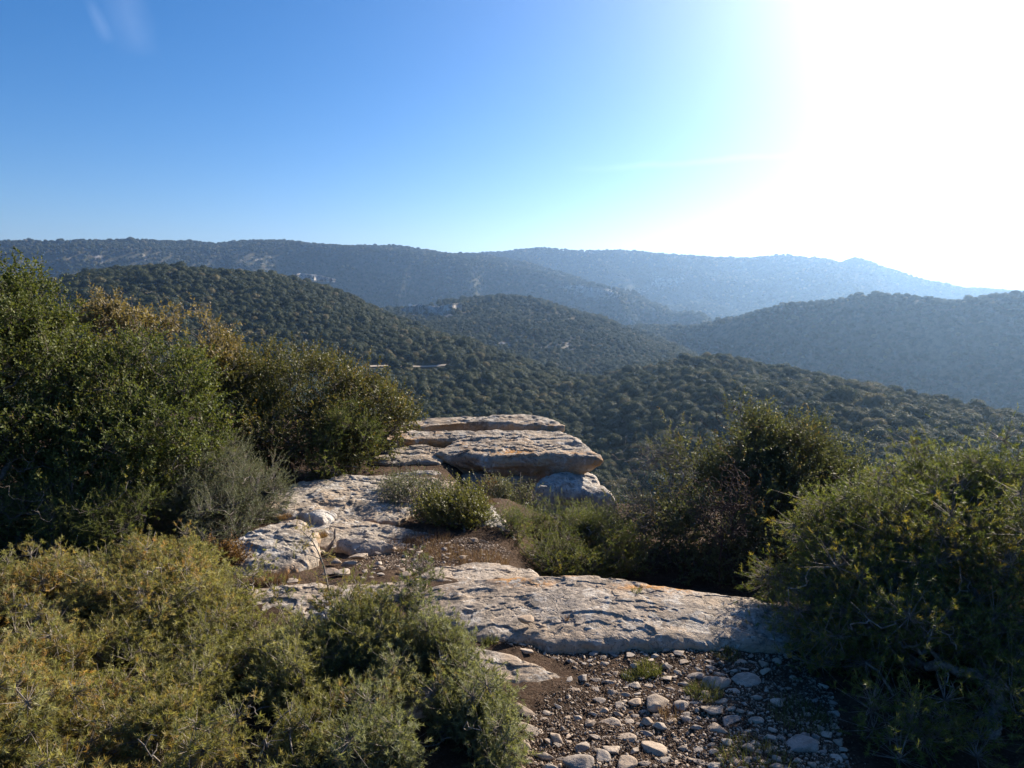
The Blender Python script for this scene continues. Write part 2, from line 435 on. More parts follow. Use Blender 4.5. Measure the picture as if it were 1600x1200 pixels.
AZ_IN = np.radians(np.arange(-50, 50.001, 0.13))
AZ_OUT = np.radians(np.concatenate([np.arange(-180, -50, 2.5), [180.0]]))
AZ = np.concatenate([np.radians(np.arange(-180, -50, 2.5)), AZ_IN, np.radians(np.arange(52.5, 180.01, 2.5))])
RR = np.concatenate([np.linspace(7, 40, 10)[:-1], np.exp(np.linspace(math.log(40), math.log(1300), 250)), np.exp(np.linspace(math.log(1300), math.log(14000), 170))[1:]])
def build_height():
    az = np.clip(AZ, radians(-52), radians(52))
    kn = []
    one = np.ones_like(az)
    kn.append((7.0 * one, -9.0 * one)); kn.append((22.0 * one, -17.0 * one))
    fr, fz = at_az(FOOT, az); kn.append((fr * 0.6, fz * 0.80)); kn.append((fr, fz))
    r1, z1 = at_az(L1, az); kn.append((r1, z1))
    r, z = at_az(L1, az, 34, 1.22); kn.append((r, z))
    r2, z2 = at_az(L2, az); ra, za = at_az(L2C, az)
    kn.append((r2, z2)); kn.append(((r2 + ra) / 2 if False else np.minimum(r2 * 1.12, (r2 + ra) / 2), np.minimum(z2, za) - 14))
    kn.append((np.maximum(ra, r2 * 1.2), za)); rr, zz = at_az(L2C, az, 30, 1.25); kn.append((np.maximum(rr, r2 * 1.35), zz))
    rb, zb = at_az(L2B, az); kn.append((rb, zb)); kn.append(at_az(L2B, az, 26, 1.25))
    kn.append(at_az(L3, az)); kn.append(at_az(L3, az, 14, 1.5)); kn.append((9000.0 * one, -330.0 * one))
    kn.append(at_az(L4, az)); kn.append((14000.0 * one, at_az(L4, az)[1] - 150))
    R = np.stack([k[0] for k in kn], 1); Z = np.stack([k[1] for k in kn], 1)
    H = np.zeros((len(az), len(RR)))
    lr = np.log(RR)
    for i in range(len(az)):
        x = np.log(R[i]); y = Z[i]
        keep = np.concatenate([[True], np.diff(x) > 1e-3]); x = x[keep]; y = y[keep]
        # monotone cubic (fritsch-carlson)
        h = np.diff(x); d = np.diff(y) / h
        mm = np.zeros(len(x)); mm[0] = d[0]; mm[-1] = d[-1]
        for k in range(1, len(x) - 1):
            if d[k - 1] * d[k] > 0:
                w1, w2 = 2 * h[k] + h[k - 1], h[k] + 2 * h[k - 1]
                mm[k] = (w1 + w2) / (w1 / d[k - 1] + w2 / d[k])
        j = np.clip(np.searchsorted(x, lr) - 1, 0, len(h) - 1)
        t = np.clip((lr - x[j]) / h[j], 0, 1)
        H[i] = (2*t**3-3*t**2+1)*y[j] + (t**3-2*t**2+t)*h[j]*mm[j] + (-2*t**3+3*t**2)*y[j+1] + (t**3-t**2)*h[j]*mm[j+1]
    X = np.sin(AZ)[:, None] * RR[None]; Y = np.cos(AZ)[:, None] * RR[None]
    # crest mask keeps the skylines where they are
    n = fbm(X / 80, Y / 110, 0, 4, 5) * 7.0 * ss(60, 250, RR)[None]
    n2 = fbm(X / 340, Y / 340, 0, 4, 9) * 26 * ss(900, 1800, RR)[None] * (1 - 0.6 * ss(2600, 3300, RR)[None])
    g = -np.abs(fbm(X / 210, Y / 560, 0, 3, 21)) * 80 * ss(1000, 1600, RR)[None] * (1 - ss(1700, 1900, RR)[None] * (1 - ss(2100, 2500, RR)[None]))
    rcb = rb[:, None]; off = ss(0.004, 0.075, np.abs(RR[None] - rcb) / rcb) * ss(0.03, .2, np.abs(RR[None] - np.maximum(ra, r2 * 1.2)[:, None]) / RR[None])
    g2 = -np.abs(fbm(X / 260 + 3, Y / 520, 0, 4, 33)) * 150 * ss(2000, 2300, RR)[None] * ss(.006, .06, np.abs(RR - 2600) / 2600)[None] * (1 - ss(2800, 3400, RR)[None])
    H += n + n2 * 0.35 + (g * 3.4 + 26) * (1 - ss(2100, 2300, RR)[None]) * off * ss(1100, 1500, RR)[None] + g2
    # behind the lookout the plateau goes on
    back = ss(radians(75), radians(110), np.abs(AZ))[:, None]
    H = H * (1 - back) + back * (-0.9 + 0 * H)
    return X, Y, H
TX, TY, TH = build_height()
def terrain_h(x, y):
    az = np.arctan2(x, y); r = np.hypot(x, y)
    i = np.clip(np.searchsorted(AZ, az) - 1, 0, len(AZ) - 2); j = np.clip(np.searchsorted(RR, r) - 1, 0, len(RR) - 2)
    fa = (az - AZ[i]) / (AZ[i + 1] - AZ[i]); fr = np.clip((r - RR[j]) / (RR[j + 1] - RR[j]), 0, 1)
    return (TH[i, j] * (1 - fa) + TH[i + 1, j] * fa) * (1 - fr) + (TH[i, j + 1] * (1 - fa) + TH[i + 1, j + 1] * fa) * fr
# visibility of each terrain cell from the lookout
EL = (TH - EYE) / RR[None]
ELMAX = np.maximum.accumulate(EL, axis=1)
# bare rock: (px, py, rx, ry, strength, rmin, rmax)
ROCKS = [(672,487,54,11,.8,600,2300),(490,437,46,9,.75,900,2300),
         (930,459,50,10,.6,1200,2300),(900,448,30,6,.4,1200,2300),(1040,440,30,14,.5,2000,4000),(1062,438,8,8,.6,2000,4000),(1000,455,60,12,.35,1300,4000),
         (400,405,60,12,.36,1200,2300),(860,500,60,22,.34,600,1200),(880,545,70,22,.38,600,1200),(800,525,50,25,.3,600,1200),(960,560,50,12,.3,600,1200),
         (70,407,35,3.0,.7,900,2300),(190,401,55,3.5,.7,900,2300),(148,393,14,3,.6,900,2300),(70,432,14,4,.6,700,2300),(580,425,60,8,.28,1200,2300),
         (740,520,30,10,.3,600,1200),(785,540,24,6,.45,600,1200),(320,400,60,6,.3,1200,2300),(1150,470,50,8,.3,2300,4000),(840,440,40,6,.25,1200,2300)]
def rock_amount(x, y, z):
    px, py, dep = project(np.stack([x, y, z], -1)); r = np.hypot(x, y)
    a = np.zeros_like(px)
    for cx, cy, rx, ry, s, r0, r1 in ROCKS:
        q = ((px - cx) / rx) ** 2 + ((py - cy) / ry) ** 2
        a = np.maximum(a, s * np.exp(-q * 0.9) * ((r > r0) & (r < r1)))
    return np.where(y > 10, a, 0)
nA, nR = TX.shape
idx = np.arange(nA * nR).reshape(nA, nR)
tf = np.stack([idx[:-1, :-1], idx[:-1, 1:], idx[1:, 1:], idx[1:, :-1]], -1).reshape(-1, 4)[:, ::-1]
tv = np.stack([TX, TY, TH], -1).reshape(-1, 3)
me = mk_mesh('hills', tv, tf, M_terrain, {'rock': rock_amount(tv[:, 0], tv[:, 1], tv[:, 2])}, True)
hills = tag(obj('hills', me), kind='structure')

def cliff(line, seed):
    """a band of bare limestone standing in the slope: (px, py_top, py_bottom) points, set back on the hill where the sight line meets it"""
    line = np.array(line, float); n = 90; px = np.linspace(line[0, 0], line[-1, 0], n)
    pt = np.interp(px, line[:, 0], line[:, 1]); pb = np.interp(px, line[:, 0], line[:, 2]); rr = line[0, 3]
    F = []
    for x, t, bt in zip(px, pt, pb):
        d = ray(x, bt); d = d / hypot(d[0], d[1]); r = np.arange(rr, rr * 1.9, 2.0)
        z = terrain_h(d[0] * r, d[1] * r); k = np.where(z > EYE + d[2] * r)[0]
        F.append(r[k[0]] if len(k) and (not F or abs(r[k[0]] - F[-1]) < 60) else (F[-1] if F else rr * 1.3))
    F = np.array(F); F = np.convolve(np.pad(F, 8, mode='edge'), np.ones(17) / 17, 'valid')
    rows = 26; V = []
    for k in range(rows):
        u = k / (rows - 1)
        for i in range(n):
            py = pb[i] + 1.5 + (pt[i] - pb[i] - 1.5) * u; d = ray(px[i], py); h = hypot(d[0], d[1])
            V.append((px[i], py, u, d[0] / h, d[1] / h, d[2] / h, F[i]))
    V = np.array(V); H = EYE + V[:, 5] * V[:, 6]
    nz = fbm(V[:, 3] * V[:, 6] / 9, H / 26, seed, 5, seed) * 9 + fbm(V[:, 3] * V[:, 6] / 40, H / 5, seed, 3, seed + 1) * 5
    r = V[:, 6] + nz + V[:, 2] * 6
    P3 = np.stack([V[:, 3] * r, V[:, 4] * r, H], 1)
    top = P3[-n:].copy(); top[:, :2] *= (1 + 18 / np.hypot(top[:, 0], top[:, 1]))[:, None]; top[:, 2] -= 4
    P3 = np.vstack([P3, top]); ix = np.arange(len(P3)).reshape(rows + 1, n)
    f = np.stack([ix[:-1, :-1], ix[:-1, 1:], ix[1:, 1:], ix[1:, :-1]], -1).reshape(-1, 4)
    tag(obj('cliff', mk_mesh('cliff', P3, f, M_cliff, None, False)), kind='structure')
def cliff_mat():
    m, t = new_mat('cliff_limestone'); b = NB(t); p = b.pos()
    st = b.n('ShaderNodeVectorMath', operation='MULTIPLY'); t.links.new(p, st.inputs[0]); st.inputs[1].default_value = (1, 1, .35)
    col = b.mix(b.step(b.noise(st.outputs[0], .12, 7, .7), .38, .62), (0.20, 0.17, 0.14), (0.46, 0.43, 0.39))
    col = b.mix(b.step(b.noise(p, .16, 6, .7, .5), .52, .60), col, (0.035, 0.042, 0.022))
    b.out(b.principled(col, .95, b.bump(b.noise(st.outputs[0], .3, 6), .8, 2.5), .1)); return m
M_cliff = cliff_mat()
cliff([(622,486,490,700),(640,478,491,700),(660,475,492,700),(685,480,492,700),(702,475,494,700),(722,473,484,700)], 3)
cliff([(452,430,434,900),(468,427,437,900),(500,430,439,900),(524,436,440,900)], 4)
cliff([(880,446,450,1200),(910,447,456,1200),(940,452,462,1200),(968,460,466,1200)], 5)
cliff([(1018,440,446,2150),(1030,434,450,2400),(1045,438,450,2400),(1062,431,446,2400),(1070,436,442,2400)], 6)
cliff([(770,540,545,600),(785,536,546,600),(800,540,546,600)], 7)

# ------------------------------------------------------------------ the stony lookout ground
def edgeY(x):
    return np.interp(x, [-12, -3, -1, .7, 1.1, 2.0, 3.2, 12], [10.5, 9.6, 8.6, 7.8, 6.9, 6.7, 6.2, 6.0])
def G(x, y):
    x = np.asarray(x, float); y = np.asarray(y, float)
    z = -0.13 * ss(3.3, 4.6, y) - 0.06 * ss(5, 7, y)
    z = z - 0.42 * np.maximum(ss(-0.75, -0.1, x) * ss(5.5, 6.5, y), ss(-0.15, 0.5, x) * ss(3.3, 4.3, y))
    z = z - 9.5 * ss(0, 2.2, y - edgeY(x))
    return z + 0.022 * fbm(x * 2.2, y * 2.2, 0, 3, 3) + 0.010 * fbm(x * 11, y * 11, 0, 3, 8)
gx = np.concatenate([np.arange(-9, -2.2, .07), np.arange(-2.2, 2.6, .018), np.arange(2.6, 9.01, .07)])
gy = np.concatenate([np.arange(-3, 1.4, .07), np.arange(1.4, 5.0, .018), np.arange(5.0, 12.2, .05)])
GX, GY = np.meshgrid(gx, gy, indexing='ij')
GZ = G(GX, GY) + 0.006 * fbm(GX * 40, GY * 40, 0, 2, 12)
idx = np.arange(GX.size).reshape(GX.shape)
gf = np.stack([idx[:-1, :-1], idx[1:, :-1], idx[1:, 1:], idx[:-1, 1:]], -1).reshape(-1, 4)
tag(obj('ground', mk_mesh('ground', np.stack([GX, GY, GZ], -1).reshape(-1, 3), gf, M_soil, None, True)), kind='structure')

# ------------------------------------------------------------------ rock slabs
def slab(name, outline, thick, mat, label, cat='rock', bulge=0.02, out=0.0, under=0.10, rough=0.02, nu=300, ntop=44, ns=22, seed=1, edge=0.02, orange=(), strata=0.02, rimn=0.03, zdrop=None):
    pts = np.array([Pz(*p) for p in outline])
    c = pts.mean(0)
    seg = np.linalg.norm(np.roll(pts, -1, 0) - pts, axis=1); cum = np.concatenate([[0], np.cumsum(seg)])
    u = np.linspace(0, cum[-1], nu, endpoint=False); cl = np.vstack([pts, pts[:1]])
    rim = np.stack([np.interp(u, cum, cl[:, k]) for k in range(3)], 1)
    for _ in range(max(2, nu // 40)): rim = (np.roll(rim, 1, 0) + 2 * rim + np.roll(rim, -1, 0)) / 4
    rad = rim - c; rad[:, 2] = 0; size = np.linalg.norm(rad, axis=1).mean(); rd = norm(rad)
    rim[:, :2] += rd[:, :2] * (rimn * fbm(rim[:, 0] * 5, rim[:, 1] * 5, 0, 4, seed) * 1.6)[:, None]
    A = np.c_[rim[:, :2], np.ones(nu)]; co = np.linalg.lstsq(A, rim[:, 2], rcond=None)[0]
    V, side = [], []
    T = np.linspace(0, 1, ntop + 1)[1:] ** 0.85
    th = np.interp(u / cum[-1], np.linspace(0, 1, len(outline), endpoint=False), zdrop, period=1) if zdrop is not None else np.full(nu, thick)
    for t in T:
        q = c + (rim - c) * t
        pz = q[:, 0] * co[0] + q[:, 1] * co[1] + co[2]
        z = pz + (rim[:, 2] - (rim[:, 0] * co[0] + rim[:, 1] * co[1] + co[2])) * t ** 3 + bulge * (1 - t ** 2)
        z = z + rough * fbm(q[:, 0] * 2.6, q[:, 1] * 3.4, 0, 3, seed + 5) + rough * .6 * fbm(q[:, 0] * 9, q[:, 1] * 11, 0, 4, seed + 6)
        # weathered hollows and terraces
        hol = fbm(q[:, 0] * 4.5, q[:, 1] * 7, 0, 5, seed + 9)
        z = z - rough * 0.5 * ss(0.08, 0.42, hol + .3 * fbm(q[:, 0] * 16, q[:, 1] * 22, 0, 3, seed + 4))
        z = z - .0016 * np.abs(fbm(q[:, 0] * 26, q[:, 1] * 34, 0, 3, seed + 14)) * 2
        z = z - edge * t ** 16
        z = z - rough * .55 * ss(-.015, .02, fbm(q[:, 0] * 2.3, q[:, 1] * 5, 0, 5, seed + 19)) - rough * .4 * ss(-.01, .02, fbm(q[:, 0] * 5, q[:, 1] * 9, 0, 4, seed + 23) - .1)
        V.append(np.stack([q[:, 0], q[:, 1], z], 1)); side.append(np.full(nu, 0.0) + 0.5 * ss(.93, 1, t))
    base = V[-1].copy()
    for s in np.linspace(0, 1, ns + 1)[1:]:
        dz = th * s
        off = out * np.sin(pi * min(1, s * 1.3)) - under * s ** 2.2
        z = base[:, 2] - dz
        lay = fbm(z * 34 + base[:, 0] * .6, base[:, 0] * 1.4, base[:, 1] * 1.4, 3, seed + 11)
        off = off + strata * lay * (0.4 + .6 * s) + strata * .8 * fbm(base[:, 0] * 8, base[:, 1] * 8, z * 14, 3, seed + 15)
        q = base.copy(); q[:, :2] += rd[:, :2] * np.broadcast_to(off, (nu,))[:, None]; q[:, 2] = z
        V.append(q); side.append(np.full(nu, 1.0))
    bot = V[-1].mean(0)
    allv = np.vstack([c[None] + [[0, 0, 0]]] + V + [bot[None]])
    allv[0, 2] = V[0][:, 2].mean()
    sd = np.concatenate([[0], np.concatenate(side), [1]])
    nr = len(V); k = np.arange(nu); k2 = (k + 1) % nu
    quads = [np.stack([1 + r * nu + k, 1 + (r + 1) * nu + k, 1 + (r + 1) * nu + k2, 1 + r * nu + k2], 1) for r in range(nr - 1)]
    tri1 = np.stack([np.zeros(nu, int), 1 + k, 1 + k2], 1)
    tri2 = np.stack([np.full(nu, len(allv) - 1), 1 + (nr - 1) * nu + k2, 1 + (nr - 1) * nu + k], 1)
    # orientation: make the top face up
    a, b_, c_ = allv[0], allv[1], allv[2]
    if np.cross(b_ - a, c_ - a)[2] < 0:
        quads = [q[:, ::-1] for q in quads]; tri1 = tri1[:, ::-1]; tri2 = tri2[:, ::-1]
    px, py, _ = project(allv); oa = np.zeros(len(allv))
    for ox, oy, orx, ory, s in orange: oa = np.maximum(oa, s * np.exp(-(((px - ox) / orx) ** 2 + ((py - oy) / ory) ** 2)))
    org = c.copy()
    me = mk_mesh(name, allv - org, [np.concatenate(quads), np.concatenate([tri1, tri2])], mat, {'side': sd, 'orange': oa}, True)
    o = obj(name, me, None, tuple(org))
    return tag(o, label, cat, kind='thing')

# platform at the tip of the spur
slab('rock_slab', [(638,657,.08),(645,652,.10),(705,651,.10),(755,647,.12),(825,644,.13),(862,651,.12),(881,663,.09),(866,667,.06),(812,664,.06),(755,661,.06),(700,662,.05),(660,667,.04)], .10, M_rock,
     'thin weathered limestone slab lying uppermost at the back of the rock platform', under=.06, bulge=.01, rough=.02, seed=11, strata=.02, ns=14, orange=[(700,668,60,5,.5),(850,668,30,5,.6)])
slab('overhanging_slab', [(685,702,-.06),(700,690,-.03),(735,676,.02),(745,671,.03),(820,670,.035),(882,672,.03),(904,682,.01),(927,699,-.03),(938,708,-.06),(930,710,-.06),(900,708,-.05),(855,708,-.05),(812,709,-.05),(790,714,-.07),(765,715,-.08),(725,708,-.07),(700,708,-.08)], .22, M_rock,
     'big overhanging limestone slab, thick ochre edged tongue pointing right over the valley', bulge=.012, under=.20, out=.03, rough=.022, nu=520, ntop=60, ns=34, seed=21, strata=.035, edge=.025,
     zdrop=[.12,.10,.10,.10,.10,.10,.12,.14,.13,.17,.20,.23,.27,.28,.25,.21,.15], orange=[(800,706,40,5,.9),(935,725,14,10,.9),(775,745,20,6,.6),(900,708,40,4,.5)])
slab('rock_slab', [(588,681,-.01),(600,672,.02),(650,670,.03),(720,670,.03),(745,673,.03),(742,680,.0),(700,684,-.01),(655,686,-.02),(610,689,-.03),(590,688,-.03)], .09, M_rock,
     'long layered limestone ledge left of the overhanging slab, with a dark gap beneath', under=.12, bulge=.008, rough=.015, seed=31, strata=.03, ns=16, orange=[(650,690,40,6,.8)])
slab('rock_slab', [(575,716,-.14),(590,711,-.13),(650,705,-.12),(690,704,-.12),(700,712,-.14),(690,722,-.15),(640,722,-.16),(590,722,-.16)], .07, M_rock,
     'low flat limestone layer beside the dark gap, lower left end of the platform', under=.06, bulge=.01, rough=.012, seed=41, strata=.02, ns=12)
slab('limestone_block', [(836,762,-.30),(842,745,-.27),(870,735,-.25),(915,732,-.25),(932,737,-.27),(942,752,-.32),(955,768,-.38),(960,778,-.42),(935,776,-.40),(905,768,-.37),(870,768,-.36),(843,772,-.37)], .34, M_rock_pale,
     'pale limestone block under the right end of the overhanging slab', bulge=.03, under=.03, out=.03, rough=.03, seed=51, strata=.03, edge=.03)
slab('limestone_block', [(700,735,-.30),(760,728,-.28),(840,728,-.27),(850,740,-.30),(780,752,-.33),(710,752,-.33)], .42, M_rock,
     'shaded limestone block holding up the overhanging slab in the dark hollow', bulge=.02, under=.03, rough=.03, seed=61, ns=14)
slab('limestone_block', [(600,700,-.10),(660,694,-.06),(740,694,-.06),(760,704,-.08),(700,712,-.12),(610,708,-.12)], .45, M_rock,
     'shaded core rock in the gap between the left ledges of the platform', bulge=.01, under=.02, rough=.02, seed=62, ns=14)
slab('rock_slab', [(610,739,-.16),(650,735,-.16),(690,736,-.16),(685,742,-.18),(640,744,-.18)], .08, M_rock_pale, 'sliver of sunlit slab in front of the dark gap, above the grey shrub', under=.02, rough=.008, seed=66, nu=120, ntop=16, ns=8)
# bedrock between platform and lookout
slab('bedrock_ledge', [(400,788,-.05),(430,762,-.01),(470,747,.0),(530,740,.0),(600,737,-.01),(680,741,-.03),(710,752,-.06),(680,768,-.07),(650,790,-.08),(620,812,-.09),(545,806,-.07),(490,800,-.06),(440,804,-.06)], .30, M_rock,
     'broad grey bedrock ledge right of the grey-green juniper, stretching toward the platform', bulge=.012, under=.02, rough=.02, nu=460, ntop=76, seed=71, strata=.02, edge=.02)
slab('bedrock_ledge', [(440,815,-.06),(500,800,-.04),(560,806,-.05),(630,816,-.06),(690,830,-.10),(735,846,-.15),(690,858,-.14),(640,866,-.13),(600,874,-.12),(550,868,-.11),(505,858,-.10),(460,840,-.08)], .25, M_rock,
     'stepped grey bedrock shelf between the white boulder and the shrubs, below the broad ledge', bulge=.010, under=.02, rough=.022, nu=460, ntop=70, seed=81, edge=.02)
slab('rock_slab', [(530,843,-0.030),(560,838,-0.020),(600,841,-0.030),(622,848,-0.050),(600,858,-0.070),(555,860,-0.070),(530,853,-0.060)], .10, M_rock_front,
     'small tan rock step just right of the dead stump', under=.0, bulge=.015, rough=.015, seed=83, nu=180, ntop=30)
slab('boulder', [(340,870,-.0),(350,848,.04),(385,822,.06),(420,808,.08),(455,803,.08),(482,810,.07),(498,826,.05),(500,848,.03),(488,868,.0),(470,886,-.03),(440,896,-.04),(400,899,-.04),(360,896,-.03)], .24, M_rock,
     'large whitish boulder with hollowed right flank beside the front junipers', cat='boulder', bulge=.025, under=.06, out=.02, rough=.024, nu=420, ntop=60, seed=91, edge=.025, strata=.035, orange=[(455,895,14,8,.9),(430,812,20,5,.6)])
slab('rock_slab', [(505,812,-.02),(470,800,.0),(500,797,-.02),(525,803,-.03),(512,812,-.04)], .07, M_rock_pale, 'small white slab edge at the back of the whitish boulder', under=.0, rough=.01, seed=93, nu=120, ntop=18, ns=8)
slab('rock', [(700,772,-.10),(722,766,-.08),(745,776,-.08),(758,792,-.12),(735,795,-.14),(708,788,-.13)], .30, M_rock_pale, 'white rock showing behind the round green shrub, next to the hollow', bulge=.03, under=.0, rough=.03, seed=95, nu=200, ntop=30)
slab('rock', [(728,800,-.13),(748,780,-.10),(775,790,-.11),(798,815,-.13),(805,842,-.17),(775,862,-.18),(740,848,-.16)], .28, M_rock_pale, 'pale rock between the round green shrub and the low juniper', bulge=.03, under=.0, rough=.03, seed=96, nu=200, ntop=30)
slab('rock', [(760,868,-.28),(790,860,-.26),(830,860,-.28),(850,872,-.32),(810,886,-.34),(770,884,-.34)], .22, M_rock_pale, 'pale rock at the foot of the low juniper, just behind the front slab', bulge=.03, under=.0, rough=.02, seed=97, nu=200, ntop=30)
slab('rock', [(900,868,-.46),(940,856,-.42),(985,856,-.42),(1000,872,-.44),(960,886,-.48),(915,884,-.48)], .22, M_rock_pale, 'shaded rock between the low juniper and the dark oak shrub', bulge=.03, under=.0, rough=.02, seed=98, nu=200, ntop=30)
# foreground
FS = slab('foreground_slab', [(640,958,0.035),(648,930,0.040),(690,908,0.080),(740,900,0.110),(800,895,0.130),(920,896,0.140),(980,902,0.130),(1040,909,0.120),(1100,921,0.100),(1180,930,0.080),(1240,945,0.050),(1300,965,0.055),(1290,1005,0.015),(1225,1010,0.035),(1125,1000,0.055),(994,992,0.065),(862,996,0.065),(766,989,0.055),(700,976,0.035)], .16, M_rock_front,
     'long rounded limestone slab with orange lichen crossing the foreground', bulge=.025, under=.05, out=.03, rough=.011, nu=900, ntop=110, ns=16, seed=101, edge=.02, strata=.02,
     orange=[(800,905,30,9,.9),(850,912,24,5,.7),(1010,917,46,5,1.0),(1060,922,22,5,.9),(880,898,30,4,.6),(1000,905,16,4,.8)])
slab('flat_slab', [(300,950,0.000),(340,928,0.020),(400,915,0.030),(480,908,0.030),(560,903,0.040),(630,899,0.050),(672,906,0.050),(668,928,0.020),(640,950,0.000),(560,958,-0.010),(470,972,-0.020),(380,976,-0.030)], .14, M_rock_front,
     'flat brownish slab left of the long foreground slab, behind the thin juniper sapling', bulge=.015, under=.0, rough=.02, nu=520, ntop=70, ns=12, seed=111, edge=.02)
slab('rock_slab', [(640,896,-.02),(670,884,-.03),(720,878,-.03),(780,878,-.04),(835,886,-.05),(850,900,-.04),(780,908,-.03),(690,908,-.01)], .10, M_rock_front, 'low grey rock strip just behind the long foreground slab', bulge=.01, under=.0, rough=.012, seed=115, nu=260, ntop=36)
slab('rock', [(475,958,0.030),(495,944,0.050),(530,942,0.050),(545,952,0.030),(535,966,0.010),(495,970,0.010)], .12, M_rock_pale, 'small grey-white rock at the foot of the thin juniper sapling', bulge=.02, under=.0, rough=.015, seed=113, nu=180, ntop=30)
slab('slab_tongue', [(560,1060,.02),(620,1020,.03),(690,1010,.05),(745,1007,.06),(800,1018,.06),(850,1036,.04),(898,1056,.01),(880,1072,.0),(835,1078,.0),(805,1092,.0),(790,1112,-.01),(730,1130,-.01),(620,1130,.0)], .10, M_rock_front,
     'smooth rock tongue poking out from under the front juniper', bulge=.02, under=.0, rough=.012, nu=420, ntop=60, ns=10, seed=121, edge=.025)

# ------------------------------------------------------------------ stones
def ico(sub):
    import bmesh
    bm = bmesh.new(); bmesh.ops.create_icosphere(bm, subdivisions=sub, radius=1)
    v = np.array([x.co for x in bm.verts]); f = np.array([[y.index for y in x.verts] for x in bm.faces]); bm.free()
    return v, f
ICO3, ICO3F = ico(4); ICO1, ICO1F = ico(2); ICO2, ICO2F = ico(3)
def stone_shape(v, rng, nplane=9, sharp=55):
    d = norm(v)
    n = norm(rng.normal(size=(nplane, 3))); dist = rng.uniform(.48, .86, nplane)
    dot = d @ n.T
    q = np.where(dot > 0.05, dist[None] / np.maximum(dot, .05), 3.0)
    q = np.minimum(q, 3)
    r = -np.log(np.exp(-sharp * q).sum(1) + math.exp(-sharp * 1.25)) / sharp
    r = r * (1 + 0.035 * fbm(d[:, 0] * 2.5, d[:, 1] * 2.5, d[:, 2] * 2.5, 3, int(rng.integers(1000))))
    return d * r[:, None]
rs = np.random.default_rng(4)
STONES = []
for k in range(16):
    v = stone_shape(ICO3, rs); v *= np.array([1, rs.uniform(.65, .95), rs.uniform(.45, .75)])
    v[:, 2] -= v[:, 2].min(); v /= max(np.ptp(v[:, 0]), 1e-3)
    STONES.append(mk_mesh('stone', v, ICO3F, M_stone, None, True))
def top_z(x, y):
    return float(G(np.array(x), np.array(y)))
def stone(px, py, w_px, h_px, label, group=None, rz=None, sh=None, zbase=None, tilt=(0, 0), cat='stone'):
    p = Pz(px, py, 0.0 if zbase is None else zbase)
    z = top_z(p[0], p[1]) if zbase is None else zbase
    p = Pz(px, py, z); dep = project(p)[2]
    w = w_px / FPX * dep; h = h_px / FPX * dep
    o = obj('stone', STONES[int(rs.integers(16)) if sh is None else sh])
    o.location = (p[0], p[1], z - 0.22 * h)
    o.scale = (w * .98, float(np.clip(h * 1.35, .6 * w, 1.15 * w)), float(np.clip(h * 1.05, .5 * w, 1.3 * w)))
    o.rotation_euler = (tilt[0] or rs.normal() * .12, tilt[1] or rs.normal() * .12, rs.uniform(-.5, .5) if rz is None else rz)
    tag(o, label, cat, group); return o, p, w
taken = []
BIG = [(1250,1168,58,42,'large bluish grey stone lying alone in the shade of the right juniper'),
 (1018,1172,44,34,'rounded dark grey stone at the edge of the shade, left of the cluster'),
 (978,1196,40,30,'squared grey stone at the bottom edge below the shaded stones'),
 (1025,1102,36,26,'tan wedge shaped stone lit by the sun, middle of the gravel'),
 (950,1130,42,26,'flat tan stone with triangular face left of the sunlit gravel'),
 (978,1152,34,26,'tan squarish stone just below the flat triangular stone'),
 (940,1186,26,32,'upright narrow pointed stone at the bottom of the gravel'),
 (958,1172,32,24,'brown stone touching the upright pointed stone'),
 (910,1170,30,18,'brown stone left of the upright pointed stone'),
 (905,1200,50,18,'broad pale stone cut by the bottom edge of the view'),
 (868,1152,28,22,'brown rounded stone below the long block by the juniper'),
 (848,1182,34,16,'brown flat stone lowest by the front juniper'),
 (828,1140,58,26,'long rough stone block beside the tip of the front juniper'),
 (815,1110,40,24,'squared rock at the end of the smooth rock tongue'),
 (1118,1110,42,22,'rounded grey stone in the shade below the right juniper'),
 (1140,1128,36,14,'flat grey stone in the shade under the rounded one'),
 (1118,1138,38,16,'longer flat grey stone in the shade, one of three close together'),
 (1145,1080,24,18,'pale stone with a dark hollow in the shade, highest of the shaded stones'),
 (1110,1070,60,16,'half buried tan rock at the shade edge beside the green tuft'),
 (1160,1064,50,10,'flat half buried rock in the shade above the pale hollow stone'),
 (1085,1058,30,16,'pale tan stone where the sunlight ends, right of the grass tuft'),
 (912,1062,16,20,'small dark upright stone touching the tip of the rock tongue'),
 (890,1062,18,10,'small flat stone lying on the tip of the rock tongue'),
 (818,1018,28,10,'flat pale pebble just above the rock tongue'),
 (990,992,26,14,'white stone leaning on the foot of the long slab'),
 (729,1002,26,14,'upright pale stone in the gap left of the gravel, under the slab edge'),
 (708,998,24,12,'pale stone leftmost in the gap under the slab edge'),
 (1035,1156,26,20,'bluish stone on the shade line right of the dark rounded stone'),
 (1040,1188,18,18,'small tapered stone beside the dark squared stone'),
 (1165,1168,22,20,'dark round stone deep in the shade of the gravel'),
 (1210,1198,26,16,'dim stone at the bottom edge, left of the large bluish stone'),
 (1196,1050,24,10,'light flat chip in the shade, far right of the gravel')]
for bx, by, bw, bh, lb in BIG:
    o, p, w = stone(bx, by, bw, bh, lb)
    taken.append((p[0], p[1], w * .5))
for bx, by, bw, bh, lb in ((222,1092,34,16,'pale stone in the dark gap between the left junipers, rear one'),(240,1112,40,18,'largest pale stone in the dark gap between the left junipers'),
        (205,1118,26,14,'small stone at the left of the gap between the left junipers'),(40,1150,40,16,'dim stone under the nearest juniper sprays at the bottom left'),(560,1085,34,16,'brown stone half hidden inside the centre juniper')):
    stone(bx, by, bw, bh, lb)
# stone on the long slab
ps = Pz(822, 972, 0.075)
o, p, w = stone(822, 972, 30, 12, 'lone tan stone resting on top of the long foreground slab', zbase=0.082)
